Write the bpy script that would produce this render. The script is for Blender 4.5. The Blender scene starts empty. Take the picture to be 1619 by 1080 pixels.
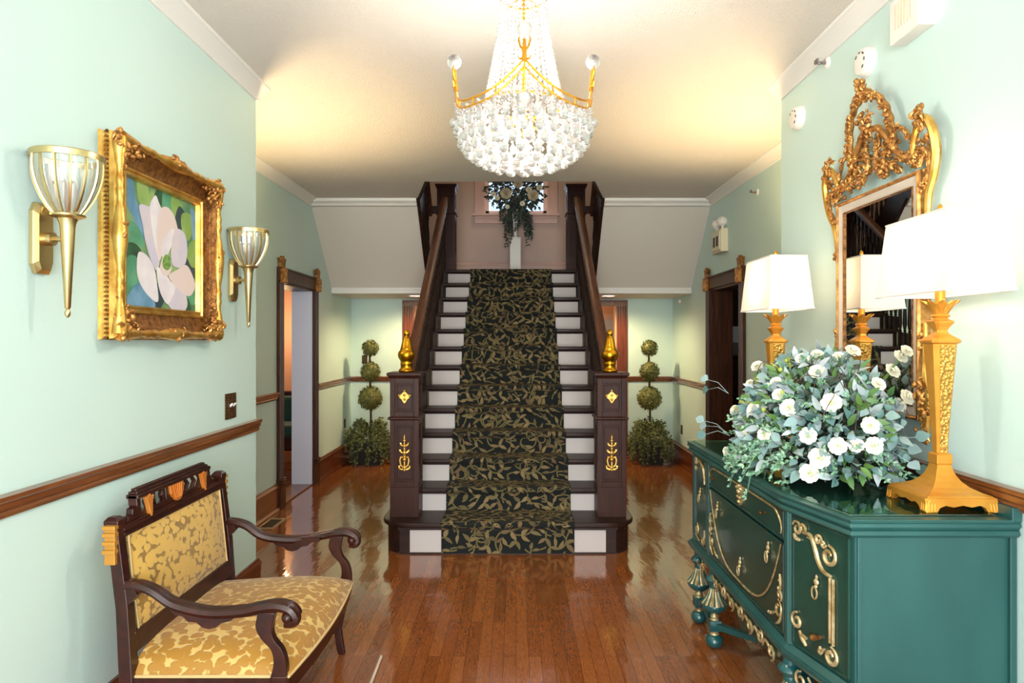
import bpy, math, random
from mathutils import Vector, Matrix
PI = math.pi
rnd = random.Random(7)
SC = bpy.context.scene
COL = SC.collection
F = 1060.0; CX = 816.0; CY = 540.0; EYE = 1.55

def at(px, py, Y):
    """photo pixel at depth Y -> world point"""
    return Vector(((px-CX)/F*Y, Y, EYE-(py-CY)/F*Y))

# ------------------------------------------------------------------ materials
def lin(c):
    return tuple(((v/255)/12.92 if v/255 <= .04045 else ((v/255+.055)/1.055)**2.4) for v in c) + (1,)

def setin(b, name, val):
    if name in b.inputs: b.inputs[name].default_value = val

def mat(name, col, rough=.5, metal=0, coat=0, spec=.5, bump=None, vary=None, sheen=0):
    """bump=(kind, scale, strength) ; vary=(scale, colour2, stretch xyz, detail) ; colours sRGB 0-255"""
    m = bpy.data.materials.new(name); m.use_nodes = True
    nt = m.node_tree; b = nt.nodes['Principled BSDF']
    b.inputs['Base Color'].default_value = lin(col)
    b.inputs['Roughness'].default_value = rough
    b.inputs['Metallic'].default_value = metal
    setin(b, 'Coat Weight', coat); setin(b, 'Coat Roughness', .06); setin(b, 'Specular IOR Level', spec)
    if sheen: setin(b, 'Sheen Weight', sheen); setin(b, 'Sheen Roughness', .4)
    tc = nt.nodes.new('ShaderNodeTexCoord')
    if vary:
        sc, c2, st, det = vary
        mp = nt.nodes.new('ShaderNodeMapping'); mp.inputs['Scale'].default_value = st
        nz = nt.nodes.new('ShaderNodeTexNoise'); nz.inputs['Scale'].default_value = sc; nz.inputs['Detail'].default_value = det
        rp = nt.nodes.new('ShaderNodeValToRGB'); rp.color_ramp.elements[0].position = .35; rp.color_ramp.elements[1].position = .65
        rp.color_ramp.elements[0].color = lin(col); rp.color_ramp.elements[1].color = lin(c2)
        nt.links.new(tc.outputs['Object'], mp.inputs[0]); nt.links.new(mp.outputs[0], nz.inputs['Vector'])
        nt.links.new(nz.outputs[0], rp.inputs[0]); nt.links.new(rp.outputs[0], b.inputs['Base Color'])
    if bump:
        kind, sc, st = bump
        t = nt.nodes.new('ShaderNodeTexVoronoi' if kind == 'voronoi' else 'ShaderNodeTexNoise')
        t.inputs['Scale'].default_value = sc
        bp = nt.nodes.new('ShaderNodeBump'); bp.inputs['Strength'].default_value = st; bp.inputs['Distance'].default_value = .01
        nt.links.new(tc.outputs['Object'], t.inputs['Vector']); nt.links.new(t.outputs[0], bp.inputs['Height'])
        nt.links.new(bp.outputs[0], b.inputs['Normal'])
    return m

def island_mat(name, cols, rough=.6, trans=0.0):
    """foliage: each leaf takes one tone of a ramp"""
    m = bpy.data.materials.new(name); m.use_nodes = True
    nt = m.node_tree; b = nt.nodes['Principled BSDF']
    g = nt.nodes.new('ShaderNodeNewGeometry'); rp = nt.nodes.new('ShaderNodeValToRGB')
    e = rp.color_ramp.elements
    while len(e) < len(cols): e.new(.5)
    for i, c in enumerate(cols):
        e[i].position = i/(len(cols)-1); e[i].color = lin(c)
    nt.links.new(g.outputs['Random Per Island'], rp.inputs[0]); nt.links.new(rp.outputs[0], b.inputs['Base Color'])
    b.inputs['Roughness'].default_value = rough
    return m

def wood(name, c1, c2, stretch=(1, 1, 12), scale=3, rough=.35, coat=.3, spec=.5):
    m = mat(name, c1, rough, coat=coat, spec=spec)
    nt = m.node_tree; b = nt.nodes['Principled BSDF']
    tc = nt.nodes.new('ShaderNodeTexCoord'); mp = nt.nodes.new('ShaderNodeMapping'); mp.inputs['Scale'].default_value = stretch
    nz = nt.nodes.new('ShaderNodeTexNoise'); nz.inputs['Scale'].default_value = scale; nz.inputs['Detail'].default_value = 8; nz.inputs['Distortion'].default_value = .6
    rp = nt.nodes.new('ShaderNodeValToRGB'); rp.color_ramp.elements[0].position = .3; rp.color_ramp.elements[1].position = .72
    rp.color_ramp.elements[0].color = lin(c1); rp.color_ramp.elements[1].color = lin(c2)
    nt.links.new(tc.outputs['Object'], mp.inputs[0]); nt.links.new(mp.outputs[0], nz.inputs['Vector'])
    nt.links.new(nz.outputs[0], rp.inputs[0]); nt.links.new(rp.outputs[0], b.inputs['Base Color'])
    return m

def emis(name, col, st):
    m = bpy.data.materials.new(name); m.use_nodes = True
    nt = m.node_tree; b = nt.nodes['Principled BSDF']
    b.inputs['Base Color'].default_value = lin(col)
    b.inputs['Emission Color'].default_value = lin(col); b.inputs['Emission Strength'].default_value = st
    return m

def shader_mix(name, parts):
    """parts: list of (node type, colour, rough|None, weight) mixed in turn"""
    m = bpy.data.materials.new(name); m.use_nodes = True
    nt = m.node_tree; nt.nodes.clear(); out = nt.nodes.new('ShaderNodeOutputMaterial'); cur = None
    for ty, c, r, w in parts:
        n = nt.nodes.new(ty); n.inputs['Color'].default_value = lin(c)
        if r is not None: n.inputs['Roughness'].default_value = r
        if cur is None: cur = n.outputs[0]
        else:
            mx = nt.nodes.new('ShaderNodeMixShader'); mx.inputs[0].default_value = w
            nt.links.new(cur, mx.inputs[1]); nt.links.new(n.outputs[0], mx.inputs[2]); cur = mx.outputs[0]
    nt.links.new(cur, out.inputs[0])
    return m

MINT = mat('mint_paint', (205, 230, 225), .55, bump=('noise', 60, .05))
CEIL = mat('popcorn_ceiling', (232, 224, 216), .9, bump=('noise', 140, 1.0))
SOFFIT = mat('soffit_plaster', (222, 216, 208), .85, bump=('noise', 90, .15))
WHITE = mat('white_trim', (236, 234, 230), .4)
RISER = mat('riser_white', (196, 189, 187), .5)
PEACH = mat('peach_paint', (226, 172, 142), .7)
PINK = mat('pink_paint', (204, 178, 166), .7)
PINKTRIM = mat('pink_trim', (226, 190, 178), .45)
RAILW = wood('chair_rail_wood', (92, 48, 22), (146, 86, 46), (14, 1, 14), 3, .3, .5)
BASEW = wood('baseboard_wood', (78, 34, 16), (124, 62, 30), (10, 1, 10), 3, .3, .5)
BASEWX = wood('baseboard_wood_across', (78, 34, 16), (124, 62, 30), (1, 10, 10), 3, .3, .5)
CASEW = wood('casing_wood', (50, 26, 16), (84, 48, 28), (12, 12, 1), 3, .42, .05, .25)
CASEWARM = wood('casing_warm_wood', (92, 40, 20), (134, 66, 34), (12, 12, 1), 3, .35, .4)
STAIRW = wood('stair_dark_wood', (32, 17, 13), (50, 30, 24), (1, 12, 12), 3, .45, .04, .22)
NEWELW = wood('newel_dark_wood', (40, 18, 12), (64, 32, 22), (14, 14, 1), 3, .45, .04, .22)
HANDW = wood('handrail_wood', (60, 30, 18), (96, 54, 34), (12, 2, 2), 3, .48, .05)
SETW = wood('settee_mahogany', (34, 13, 10), (62, 26, 17), (6, 6, 6), 3, .32, .12, .35)
GOLD = mat('bright_gold', (226, 164, 58), .32, 1, bump=('noise', 30, .15))
GILT = mat('antique_gilt', (212, 158, 88), .42, .75, vary=(30, (150, 98, 50), (1, 1, 1), 4))
GILTL = mat('light_gilt', (226, 184, 98), .35, .8, vary=(18, (190, 136, 56), (1, 1, 1), 3))
FRAMEBR = mat('gilt_umber', (168, 116, 62), .42, .75, vary=(40, (106, 66, 34), (1, 1, 1), 4), bump=('noise', 160, .6))
PALEG = mat('pale_gilt', (214, 196, 152), .4, .6, vary=(30, (160, 134, 84), (1, 1, 1), 3))
BRASS = mat('brushed_brass', (212, 188, 136), .3, 1)
FINGOLD = mat('finial_gold', (212, 160, 40), .28, 1, vary=(6, (178, 120, 26), (1, 1, 2), 4))
GILTWOOD = mat('gilded_casing_block', (184, 126, 58), .4, .5, vary=(30, (96, 58, 26), (1, 1, 1), 3))
LAMPG = mat('lamp_gold', (226, 160, 62), .38, .55, vary=(8, (206, 136, 44), (1, 1, 1), 4))
LAMPH = mat('lamp_hammered_gold', (226, 172, 84), .3, .7, bump=('voronoi', 90, 1.0))
TEAL = mat('teal_paint', (33, 83, 80), .38, vary=(5, (25, 71, 70), (1, 1, .35), 6), coat=.15)
DKGREEN = mat('dark_green_panel', (24, 66, 56), .32, vary=(5, (18, 54, 48), (1, 1, .5), 5), coat=.3)
LEGT = mat('leg_teal', (22, 78, 80), .3, coat=.4)
SILVER = mat('bevel_window_sheen', (232, 218, 202), .25, .25)  # mirror bevel: reflected window light put into a pale, less metallic colour
MIRR = mat('mirror_glass', (235, 238, 235), .0, 1)
PLASTIC = mat('white_plastic', (238, 232, 226), .4)
BEIGEP = mat('ivory_plastic', (226, 216, 190), .45)
DARKP = mat('dark_slot', (50, 48, 48), .5)
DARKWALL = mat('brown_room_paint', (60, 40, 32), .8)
BRONZE = mat('bronze_plate', (92, 66, 36), .4, .7, bump=('voronoi', 120, .8))
STEM = mat('topiary_stem', (74, 52, 30), .8)
BRANCH = mat('twig_brown', (86, 62, 48), .8)
POTM = mat('planter_black', (22, 22, 22), .5)
GRATE = mat('register_beige', (178, 150, 112), .45, .3)
TOPI = island_mat('topiary_leaves', [(34, 42, 14), (60, 68, 22), (88, 92, 38), (136, 134, 72)], .55)
FERN = island_mat('trailing_leaves', [(44, 54, 30), (80, 88, 42), (120, 124, 70)], .6)
EUCA = island_mat('eucalyptus_leaves', [(72, 110, 106), (112, 148, 146), (156, 180, 184), (96, 130, 120)], .55)
LAMB = island_mat('lamb_ear_leaves', [(126, 146, 140), (160, 174, 178), (186, 194, 202), (140, 160, 150)], .75)
SPRIG = island_mat('sprig_leaves', [(86, 140, 108), (130, 172, 140), (160, 190, 160)], .55)
GREENL = island_mat('green_leaves', [(56, 96, 44), (96, 132, 60), (70, 110, 70)], .5)
YELL = island_mat('yellow_green_leaves', [(140, 150, 40), (176, 180, 72), (196, 196, 110)], .6)
PETAL = mat('white_petals', (246, 243, 226), .55)
PETALC = mat('cream_petals', (222, 210, 184), .6)
BUD = mat('green_bud', (170, 186, 84), .5)
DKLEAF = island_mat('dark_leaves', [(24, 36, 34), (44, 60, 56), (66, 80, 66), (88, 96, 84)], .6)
TEALV = mat('teal_velvet', (24, 74, 62), .7, sheen=.4, bump=('noise', 30, .3))
BUGLE = mat('white_fabric_stack', (224, 224, 228), .7)
GREYF = mat('grey_fabric_stack', (120, 112, 108), .7)
BLUEDOOR = mat('bluish_white_door', (206, 212, 226), .45)
VENTD = mat('vent_dark', (70, 58, 44), .5)
CARPB = mat('runner_ground', (14, 20, 20), .95, bump=('noise', 400, .5))
CARPL = island_mat('runner_leaf', [(84, 76, 48), (112, 98, 64), (134, 114, 78), (98, 76, 52)], .95)
CARPV = mat('runner_vine', (106, 96, 58), .95)
SHADE = shader_mix('lamp_shade_fabric', [('ShaderNodeBsdfDiffuse', (238, 226, 222), 0, 0), ('ShaderNodeBsdfTranslucent', (250, 236, 226), None, .34)])
SHADETRIM = mat('shade_edge_trim', (236, 230, 226), .7)
THING = shader_mix('thin_glass', [('ShaderNodeBsdfTransparent', (236, 240, 240), None, 0), ('ShaderNodeBsdfGlossy', (255, 255, 255), .04, .22), ('ShaderNodeBsdfDiffuse', (225, 225, 225), 0, .10)])
WGLASS = shader_mix('window_glass', [('ShaderNodeBsdfTransparent', (244, 250, 255), None, 0), ('ShaderNodeBsdfGlossy', (255, 255, 255), .02, .05)])
TOPGL = shader_mix('tabletop_glass', [('ShaderNodeBsdfTransparent', (226, 244, 236), None, 0), ('ShaderNodeBsdfGlossy', (240, 255, 250), .015, .28)])
CRYS = shader_mix('crystal', [('ShaderNodeBsdfGlass', (255, 255, 255), .02, 0), ('ShaderNodeBsdfTranslucent', (255, 252, 246), None, .30), ('ShaderNodeBsdfDiffuse', (255, 253, 250), 0, .22), ('ShaderNodeBsdfGlossy', (255, 255, 255), .05, .25)])
BALLC = shader_mix('crystal_ball', [('ShaderNodeBsdfGlass', (255, 255, 255), .0, 0), ('ShaderNodeBsdfDiffuse', (250, 250, 255), 0, .12)])
BULB = emis('warm_bulb', (255, 236, 205), 30)
CBULB = emis('chandelier_bulb', (255, 240, 216), 16)
DOWNL = emis('downlight_lens', (255, 226, 180), 14)
CARTON = mat('paper_label', (180, 176, 170), .6)

def floor_mat():
    m = mat('oak_floor', (150, 84, 34), .13, coat=.6, spec=.6)
    nt = m.node_tree; b = nt.nodes['Principled BSDF']; L = nt.links.new
    tc = nt.nodes.new('ShaderNodeTexCoord')
    mp = nt.nodes.new('ShaderNodeMapping'); mp.inputs['Rotation'].default_value = (0, 0, PI/2)
    br = nt.nodes.new('ShaderNodeTexBrick')
    br.inputs['Scale'].default_value = 1; br.inputs['Brick Width'].default_value = 1.1; br.inputs['Row Height'].default_value = .062
    br.inputs['Mortar Size'].default_value = .0012; br.inputs['Mortar Smooth'].default_value = .3; br.inputs['Bias'].default_value = 0
    br.offset = .37; br.inputs['Color1'].default_value = (0, 0, 0, 1); br.inputs['Color2'].default_value = (1, 1, 1, 1); br.inputs['Mortar'].default_value = (0, 0, 0, 1)
    L(tc.outputs['Object'], mp.inputs[0]); L(mp.outputs[0], br.inputs['Vector'])
    rp = nt.nodes.new('ShaderNodeValToRGB'); e = rp.color_ramp.elements
    e[0].color = lin((126, 70, 32)); e[1].color = lin((150, 88, 44)); n = e.new(.5); n.color = lin((138, 77, 36))
    L(br.outputs['Color'], rp.inputs[0])
    # grain: stretched along the boards, shifted per board
    ad = nt.nodes.new('ShaderNodeVectorMath'); ad.operation = 'MULTIPLY_ADD'
    L(br.outputs['Color'], ad.inputs[0]); ad.inputs[1].default_value = (7, 7, 7)
    mp2 = nt.nodes.new('ShaderNodeMapping'); mp2.inputs['Scale'].default_value = (16, 1.6, 1)
    L(tc.outputs['Object'], mp2.inputs[0]); L(mp2.outputs[0], ad.inputs[2])
    nz = nt.nodes.new('ShaderNodeTexNoise'); nz.inputs['Scale'].default_value = 2.2; nz.inputs['Detail'].default_value = 6; nz.inputs['Distortion'].default_value = 1.6
    L(ad.outputs[0], nz.inputs['Vector'])
    wv = nt.nodes.new('ShaderNodeMath'); wv.operation = 'SINE'
    ml = nt.nodes.new('ShaderNodeMath'); ml.operation = 'MULTIPLY'; ml.inputs[1].default_value = 55
    L(nz.outputs[0], ml.inputs[0]); L(ml.outputs[0], wv.inputs[0])
    mr = nt.nodes.new('ShaderNodeMapRange'); mr.inputs[1].default_value = -1; mr.inputs[2].default_value = 1; mr.inputs[3].default_value = .74; mr.inputs[4].default_value = 1.12
    L(wv.outputs[0], mr.inputs[0])
    mx = nt.nodes.new('ShaderNodeVectorMath'); mx.operation = 'SCALE'
    L(rp.outputs[0], mx.inputs[0]); L(mr.outputs[0], mx.inputs['Scale'])
    mm = nt.nodes.new('ShaderNodeMixRGB'); mm.inputs[2].default_value = lin((84, 42, 18)); L(br.outputs['Fac'], mm.inputs[0]); L(mx.outputs[0], mm.inputs[1])
    L(mm.outputs[0], b.inputs['Base Color'])
    # gentle waviness of the varnish
    n2 = nt.nodes.new('ShaderNodeTexNoise'); n2.inputs['Scale'].default_value = 5
    mp3 = nt.nodes.new('ShaderNodeMapping'); mp3.inputs['Scale'].default_value = (2.4, .7, 1)
    L(tc.outputs['Object'], mp3.inputs[0]); L(mp3.outputs[0], n2.inputs['Vector'])
    bp = nt.nodes.new('ShaderNodeBump'); bp.inputs['Strength'].default_value = .25; bp.inputs['Distance'].default_value = .01
    L(n2.outputs[0], bp.inputs['Height']); L(bp.outputs[0], b.inputs['Normal'])
    if 'Coat Normal' in b.inputs: L(bp.outputs[0], b.inputs['Coat Normal'])
    return m
FLOORM = floor_mat()

def velvet_mat(name, light, dark, scale, th=.58):
    m = mat(name, light, .6, sheen=.3)
    nt = m.node_tree; b = nt.nodes['Principled BSDF']; L = nt.links.new
    tc = nt.nodes.new('ShaderNodeTexCoord')
    nz = nt.nodes.new('ShaderNodeTexNoise'); nz.inputs['Scale'].default_value = 9
    ad = nt.nodes.new('ShaderNodeVectorMath'); ad.operation = 'MULTIPLY_ADD'; ad.inputs[1].default_value = (.05, .05, .05)
    L(tc.outputs['Object'], nz.inputs['Vector']); L(nz.outputs[1], ad.inputs[0]); L(tc.outputs['Object'], ad.inputs[2])
    mp = nt.nodes.new('ShaderNodeMapping'); mp.inputs['Scale'].default_value = (1.0, 1.0, 1.25); mp.inputs['Rotation'].default_value = (.4, .2, .5)
    L(ad.outputs[0], mp.inputs[0])
    vo = nt.nodes.new('ShaderNodeTexVoronoi'); vo.feature = 'F1'; vo.inputs['Scale'].default_value = scale
    L(mp.outputs[0], vo.inputs['Vector'])
    rp = nt.nodes.new('ShaderNodeValToRGB'); rp.color_ramp.elements[0].position = th; rp.color_ramp.elements[1].position = th+.10
    rp.color_ramp.elements[0].color = (1, 1, 1, 1); rp.color_ramp.elements[1].color = (0, 0, 0, 1)
    L(vo.outputs['Distance'], rp.inputs[0])
    mx = nt.nodes.new('ShaderNodeMixRGB'); mx.inputs[1].default_value = lin(light); mx.inputs[2].default_value = lin(dark)
    L(rp.outputs[0], mx.inputs[0]); L(mx.outputs[0], b.inputs['Base Color'])
    bp = nt.nodes.new('ShaderNodeBump'); bp.inputs['Strength'].default_value = .7; bp.inputs['Distance'].default_value = .004
    L(rp.outputs[0], bp.inputs['Height']); L(bp.outputs[0], b.inputs['Normal'])
    return m
VELVS = velvet_mat('gold_velvet_shaded', (206, 170, 98), (164, 116, 38), 34, .58)  # seat copy: the velvet's shaded-side look put into the colour
VELVB = velvet_mat('gold_velvet_lit', (138, 104, 42), (204, 164, 80), 34, .62)  # back copy: tones reversed, the lit-side look put into the colour
WELT = mat('gold_welt', (206, 176, 122), .6)

# ------------------------------------------------------------------ mesh buffer
class B:
    def __init__(s): s.v = []; s.f = []; s.m = []; s.T = None; s.mi = 0; s.mp = None
    def P(s, p):
        if s.mp: p = s.mp(*p)
        p = Vector(p)
        if s.T is not None: p = s.T @ p
        s.v.append(p); return len(s.v)-1
    def face(s, ids): s.f.append(tuple(ids)); s.m.append(s.mi)
    def box(s, x0, x1, y0, y1, z0, z1):
        i = [s.P((x, y, z)) for x in (x0, x1) for y in (y0, y1) for z in (z0, z1)]
        for q in ((0, 1, 3, 2), (4, 6, 7, 5), (0, 4, 5, 1), (2, 3, 7, 6), (0, 2, 6, 4), (1, 5, 7, 3)): s.face([i[k] for k in q])
        return s
    def prism(s, poly, a, b, ax=2):
        """polygon in the plane across axis ax, extruded from a to b"""
        def mk(u, v, w):
            return (w, u, v) if ax == 0 else ((u, w, v) if ax == 1 else (u, v, w))
        n = len(poly)
        A = [s.P(mk(u, v, a)) for u, v in poly]; C = [s.P(mk(u, v, b)) for u, v in poly]
        s.face(A[::-1]); s.face(C)
        for k in range(n): s.face((A[k], A[(k+1) % n], C[(k+1) % n], C[k]))
        return s
    def lathe(s, prof, c=(0, 0, 0), n=20, ax=2, cap=True):
        rings = []
        for r, h in prof:
            ring = []
            for k in range(n):
                a = 2*PI*k/n; u = r*math.cos(a); v = r*math.sin(a)
                p = (c[0]+u, c[1]+v, c[2]+h) if ax == 2 else ((c[0]+h, c[1]+u, c[2]+v) if ax == 0 else (c[0]+u, c[1]+h, c[2]+v))
                ring.append(s.P(p))
            rings.append(ring)
        for A, C in zip(rings, rings[1:]):
            for k in range(n): s.face((A[k], A[(k+1) % n], C[(k+1) % n], C[k]))
        if cap: s.face(rings[0][::-1]); s.face(rings[-1])
        return s
    def loft(s, loops, cap=True):
        R = [[s.P(p) for p in l] for l in loops]; n = len(R[0])
        for A, C in zip(R, R[1:]):
            for k in range(n): s.face((A[k], A[(k+1) % n], C[(k+1) % n], C[k]))
        if cap: s.face(R[0][::-1]); s.face(R[-1])
        return s
    def sq(s, prof, c=(0, 0, 0), ch=.25):
        """square cross section with chamfered corners: prof (half, z)"""
        L = []
        for h, z in prof:
            k = h*(1-ch); pts = [(h, -k), (h, k), (k, h), (-k, h), (-h, k), (-h, -k), (-k, -h), (k, -h)]
            L.append([(c[0]+x, c[1]+y, c[2]+z) for x, y in pts])
        return s.loft(L)
    def sqp(s, prof, c=(0, 0, 0)):
        return s.loft([[(c[0]+h, c[1]-h, c[2]+z), (c[0]+h, c[1]+h, c[2]+z), (c[0]-h, c[1]+h, c[2]+z), (c[0]-h, c[1]-h, c[2]+z)] for h, z in prof])
    def tube(s, pts, r, n=8, flat=1.0, up=None, closed=False):
        pts = [Vector(p) for p in pts]; N = len(pts)
        rs = r if isinstance(r, (list, tuple)) else [r]*N
        loops = []; prev = None
        for i, p in enumerate(pts):
            if closed: t = pts[(i+1) % N]-pts[i-1]
            else: t = pts[min(i+1, N-1)]-pts[max(i-1, 0)]
            if t.length < 1e-9: t = Vector((0, 0, 1))
            t.normalize()
            if prev is None:
                a = Vector(up) if up else (Vector((0, 0, 1)) if abs(t.z) < .9 else Vector((1, 0, 0)))
            else: a = prev
            a = a-t*a.dot(t)
            if a.length < 1e-6: a = t.orthogonal()
            a.normalize(); bb = t.cross(a); prev = a
            loops.append([tuple(p+a*(math.cos(2*PI*k/n)*rs[i]*flat)+bb*(math.sin(2*PI*k/n)*rs[i])) for k in range(n)])
        if closed: loops.append(loops[0]); s.loft(loops, False)
        else: s.loft(loops)
        return s
    def ball(s, c, r, n=10, m=6, sc=(1, 1, 1)):
        loops = []
        for j in range(m+1):
            th = PI*max(.02, min(.98, j/m)); loops.append([(c[0]+r*sc[0]*math.sin(th)*math.cos(2*PI*k/n), c[1]+r*sc[1]*math.sin(th)*math.sin(2*PI*k/n), c[2]-r*sc[2]*math.cos(th)) for k in range(n)])
        return s.loft(loops)
    def gem(s, c, r, h=None, n=6):
        h = h or r
        t = s.P((c[0], c[1], c[2]+h)); b = s.P((c[0], c[1], c[2]-h))
        R = [s.P((c[0]+r*math.cos(2*PI*k/n), c[1]+r*math.sin(2*PI*k/n), c[2])) for k in range(n)]
        for k in range(n): s.face((R[k], R[(k+1) % n], t)); s.face((R[(k+1) % n], R[k], b))
        return s
    def leaf(s, p, d, nrm, L, W, curl=.15, seg=4, tip=.5):
        """pointed leaf: a folded strip"""
        p = Vector(p); d = Vector(d).normalized(); nrm = Vector(nrm); side = d.cross(nrm)
        if side.length < 1e-4: side = d.orthogonal()
        side.normalize(); up = side.cross(d).normalized()
        rows = []
        for i in range(seg+1):
            t = i/seg; w = W*.5*math.sin(PI*min(1, max(0, t**(.8)*.94+.03)))
            c = p+d*(L*t)-up*(curl*L*t*t)
            rows.append((s.P(c-side*w+up*w*.25), s.P(c), s.P(c+side*w+up*w*.25)))
        for a, b in zip(rows, rows[1:]):
            s.face((a[0], a[1], b[1], b[0])); s.face((a[1], a[2], b[2], b[1]))
        return s
    def build(s, name, m, parent=None, smooth=False, bevel=0, sub=0):
        me = bpy.data.meshes.new(name); me.from_pydata([tuple(v) for v in s.v], [], s.f); me.validate()
        ms = m if isinstance(m, (list, tuple)) else [m]
        for q in ms: me.materials.append(q)
        if len(ms) > 1 and len(me.polygons) == len(s.m):
            me.polygons.foreach_set('material_index', s.m)
        import bmesh
        bm = bmesh.new(); bm.from_mesh(me); bmesh.ops.recalc_face_normals(bm, faces=bm.faces); bm.to_mesh(me); bm.free()
        if smooth:
            for p in me.polygons: p.use_smooth = True
            if smooth != 'all': 
                try: me.set_sharp_from_angle(angle=math.radians(38))
                except Exception: pass
        o = bpy.data.objects.new(name, me); COL.objects.link(o)
        if parent is not None:
            o.parent = parent; o.matrix_parent_inverse = Matrix.Translation(-parent_world(parent))
        if bevel:
            md = o.modifiers.new('bevel', 'BEVEL'); md.width = bevel; md.segments = 2; md.limit_method = 'ANGLE'; md.angle_limit = .6
        if sub:
            md = o.modifiers.new('sub', 'SUBSURF'); md.levels = sub; md.render_levels = sub
        return o

def parent_world(p):
    if p is None: return Vector((0, 0, 0))
    if p.parent is None: return Vector(p.location)
    return Vector(p.location)+p.matrix_parent_inverse.translation+parent_world(p.parent)

def tag(o, label=None, cat=None, group=None, kind=None):
    if label: o['label'] = label
    if cat: o['category'] = cat
    if group: o['group'] = group
    if kind: o['kind'] = kind
    return o
def empty(name, loc, label=None, cat=None, group=None):
    o = bpy.data.objects.new(name, None); COL.objects.link(o); o.location = loc; o.empty_display_size = .1
    return tag(o, label, cat, group)
def copy_tree(o, off, parent=None, label=None):
    """copy a thing with its parts and sub-parts, moved by off"""
    mpi = o.matrix_parent_inverse.copy()
    c = o.copy(); COL.objects.link(c)
    if parent is None: c.location = Vector(o.location)+Vector(off)
    else: c.parent = parent; c.matrix_parent_inverse = mpi
    if label: c['label'] = label
    for ch in list(o.children): copy_tree(ch, off, c)
    return c
def struct(o): o['kind'] = 'structure'; return o

def spiral(c, r0, r1, a0, a1, n=16):
    return [(c[0]+(r0+(r1-r0)*i/n)*math.cos(a0+(a1-a0)*i/n), c[1]+(r0+(r1-r0)*i/n)*math.sin(a0+(a1-a0)*i/n), 0) for i in range(n+1)]
def curve(pts, n=8):
    """Catmull-Rom through points"""
    P = [Vector(p) for p in pts]; P = [P[0]*2-P[1]]+P+[P[-1]*2-P[-2]]; out = []
    for i in range(1, len(P)-2):
        for k in range(n):
            t = k/n; a, b, c, d = P[i-1], P[i], P[i+1], P[i+2]
            out.append(.5*((2*b)+(c-a)*t+(2*a-5*b+4*c-d)*t*t+(3*b-a-3*c+d)*t**3))
    out.append(P[-2]); return out
LP = dict(day=335, ch=76, lamp=4.6, down=110, up=135, land=17, win=24, far=40, left=22, leftcool=12, right=5, exp=-0.06)
# ================================================================== THE ROOM
XL, XR, XL2, XR2, YE, YB, ZC = -1.56, 1.59, -2.20, 2.09, 4.02, 8.95, 3.07
YF = -2.4
SX = -.06   # stair centre
# floor
b = B(); b.box(-4.6, 4.6, YF-.2, 12.2, -.1, 0); struct(b.build('floor', FLOORM))
# main ceiling with the stairwell hole (trapezoid 6.37..7.15)
b = B()
b.box(XL-.9, XR+.9, YF-.2, 6.37, ZC, ZC+.12)
for sgn, xo in ((-1, XL2-.25), (1, XR2+.25)):
    xi, xj = SX+sgn*.81, SX+sgn*1.0
    b.prism([(xi, 6.37), (xo, 6.37), (xo, 7.17), (xj, 7.17)], ZC, ZC+.12)
struct(b.build('ceiling', CEIL))
# low ceiling under the landing
b = B(); b.box(XL2, XR2, 8.02, YB, 2.12, 2.16); struct(b.build('ceiling', CEIL))
# near walls, thick blocks that end at YE
b = B(); b.box(XL2-.22, XL, YF, YE, 0, ZC); struct(b.build('wall_left', MINT))
b = B(); b.box(XR, XR2+.22, YF, YE, 0, ZC); struct(b.build('wall_right', MINT))
# hall walls with doorway
def hallwall(name, x0, x1, d0, d1):
    b = B()
    b.box(x0, x1, YE, d0, 0, 5.6); b.box(x0, x1, d1, 9.25, 0, 5.6); b.box(x0, x1, d0, d1, 2.11, 5.6)
    return struct(b.build(name, MINT))
DL = (6.28, 7.25); DR = (6.22, 7.17)
hallwall('wall_hall_left', XL2-.22, XL2, *DL)
hallwall('wall_hall_right', XR2, XR2+.22, *DR)
# back wall with two doorways
b = B()
for x0, x1 in ((XL2-.2, -1.36), (-.6, .5), (1.34, XR2+.2)): b.box(x0, x1, YB, YB+.12, 0, 2.14)
b.box(-1.36, -.6, YB, YB+.12, 2.03, 2.14); b.box(.5, 1.34, YB, YB+.12, 2.03, 2.14)
struct(b.build('wall_back', MINT))
# landing wall with the window opening, upper storey walls and ceiling
WX0, WX1, WZ0, WZ1 = -.42, .42, 3.30, 4.6
YW = 9.22
b = B()
b.box(XL2-.2, WX0, YW, YW+.14, 2.40, 5.6); b.box(WX1, XR2+.2, YW, YW+.14, 2.40, 5.6)
b.box(WX0, WX1, YW, YW+.14, 2.40, WZ0); b.box(WX0, WX1, YW, YW+.14, WZ1, 5.6)
struct(b.build('wall_landing', PINK))
b = B(); b.box(XL2-.2, XR2+.2, 3.9, 9.4, 5.6, 5.7); struct(b.build('ceiling', CEIL))
b = B(); b.box(XL2-.2, XR2+.2, 3.9, 4.02, ZC+.12, 5.6); struct(b.build('wall_upper_front', PINK))
for nm, x0, x1 in (('wall_upper_left', XL2, XL2+.02), ('wall_upper_right', XR2-.02, XR2)):
    b = B(); b.box(x0, x1, 4.02, 9.22, 3.2, 5.6); struct(b.build(nm, PINK))
# wall behind the camera with the entry window (daylight source)
b = B(); b.box(-2.6, -1.25, YF-.15, YF, 0, ZC); b.box(1.25, 2.6, YF-.15, YF, 0, ZC); b.box(-1.25, 1.25, YF-.15, YF, 2.75, ZC); b.box(-1.25, 1.25, YF-.15, YF, 0, .25)
struct(b.build('wall_front', MINT))
b = B()
for x in (-1.25, -.42, .42, 1.21): b.box(x, x+.04, YF-.1, YF-.04, .25, 2.75)
for z in (.25, 1.95, 2.71): b.box(-1.25, 1.25, YF-.1, YF-.04, z, z+.04)
wf = struct(b.build('window_2', WHITE))
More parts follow.
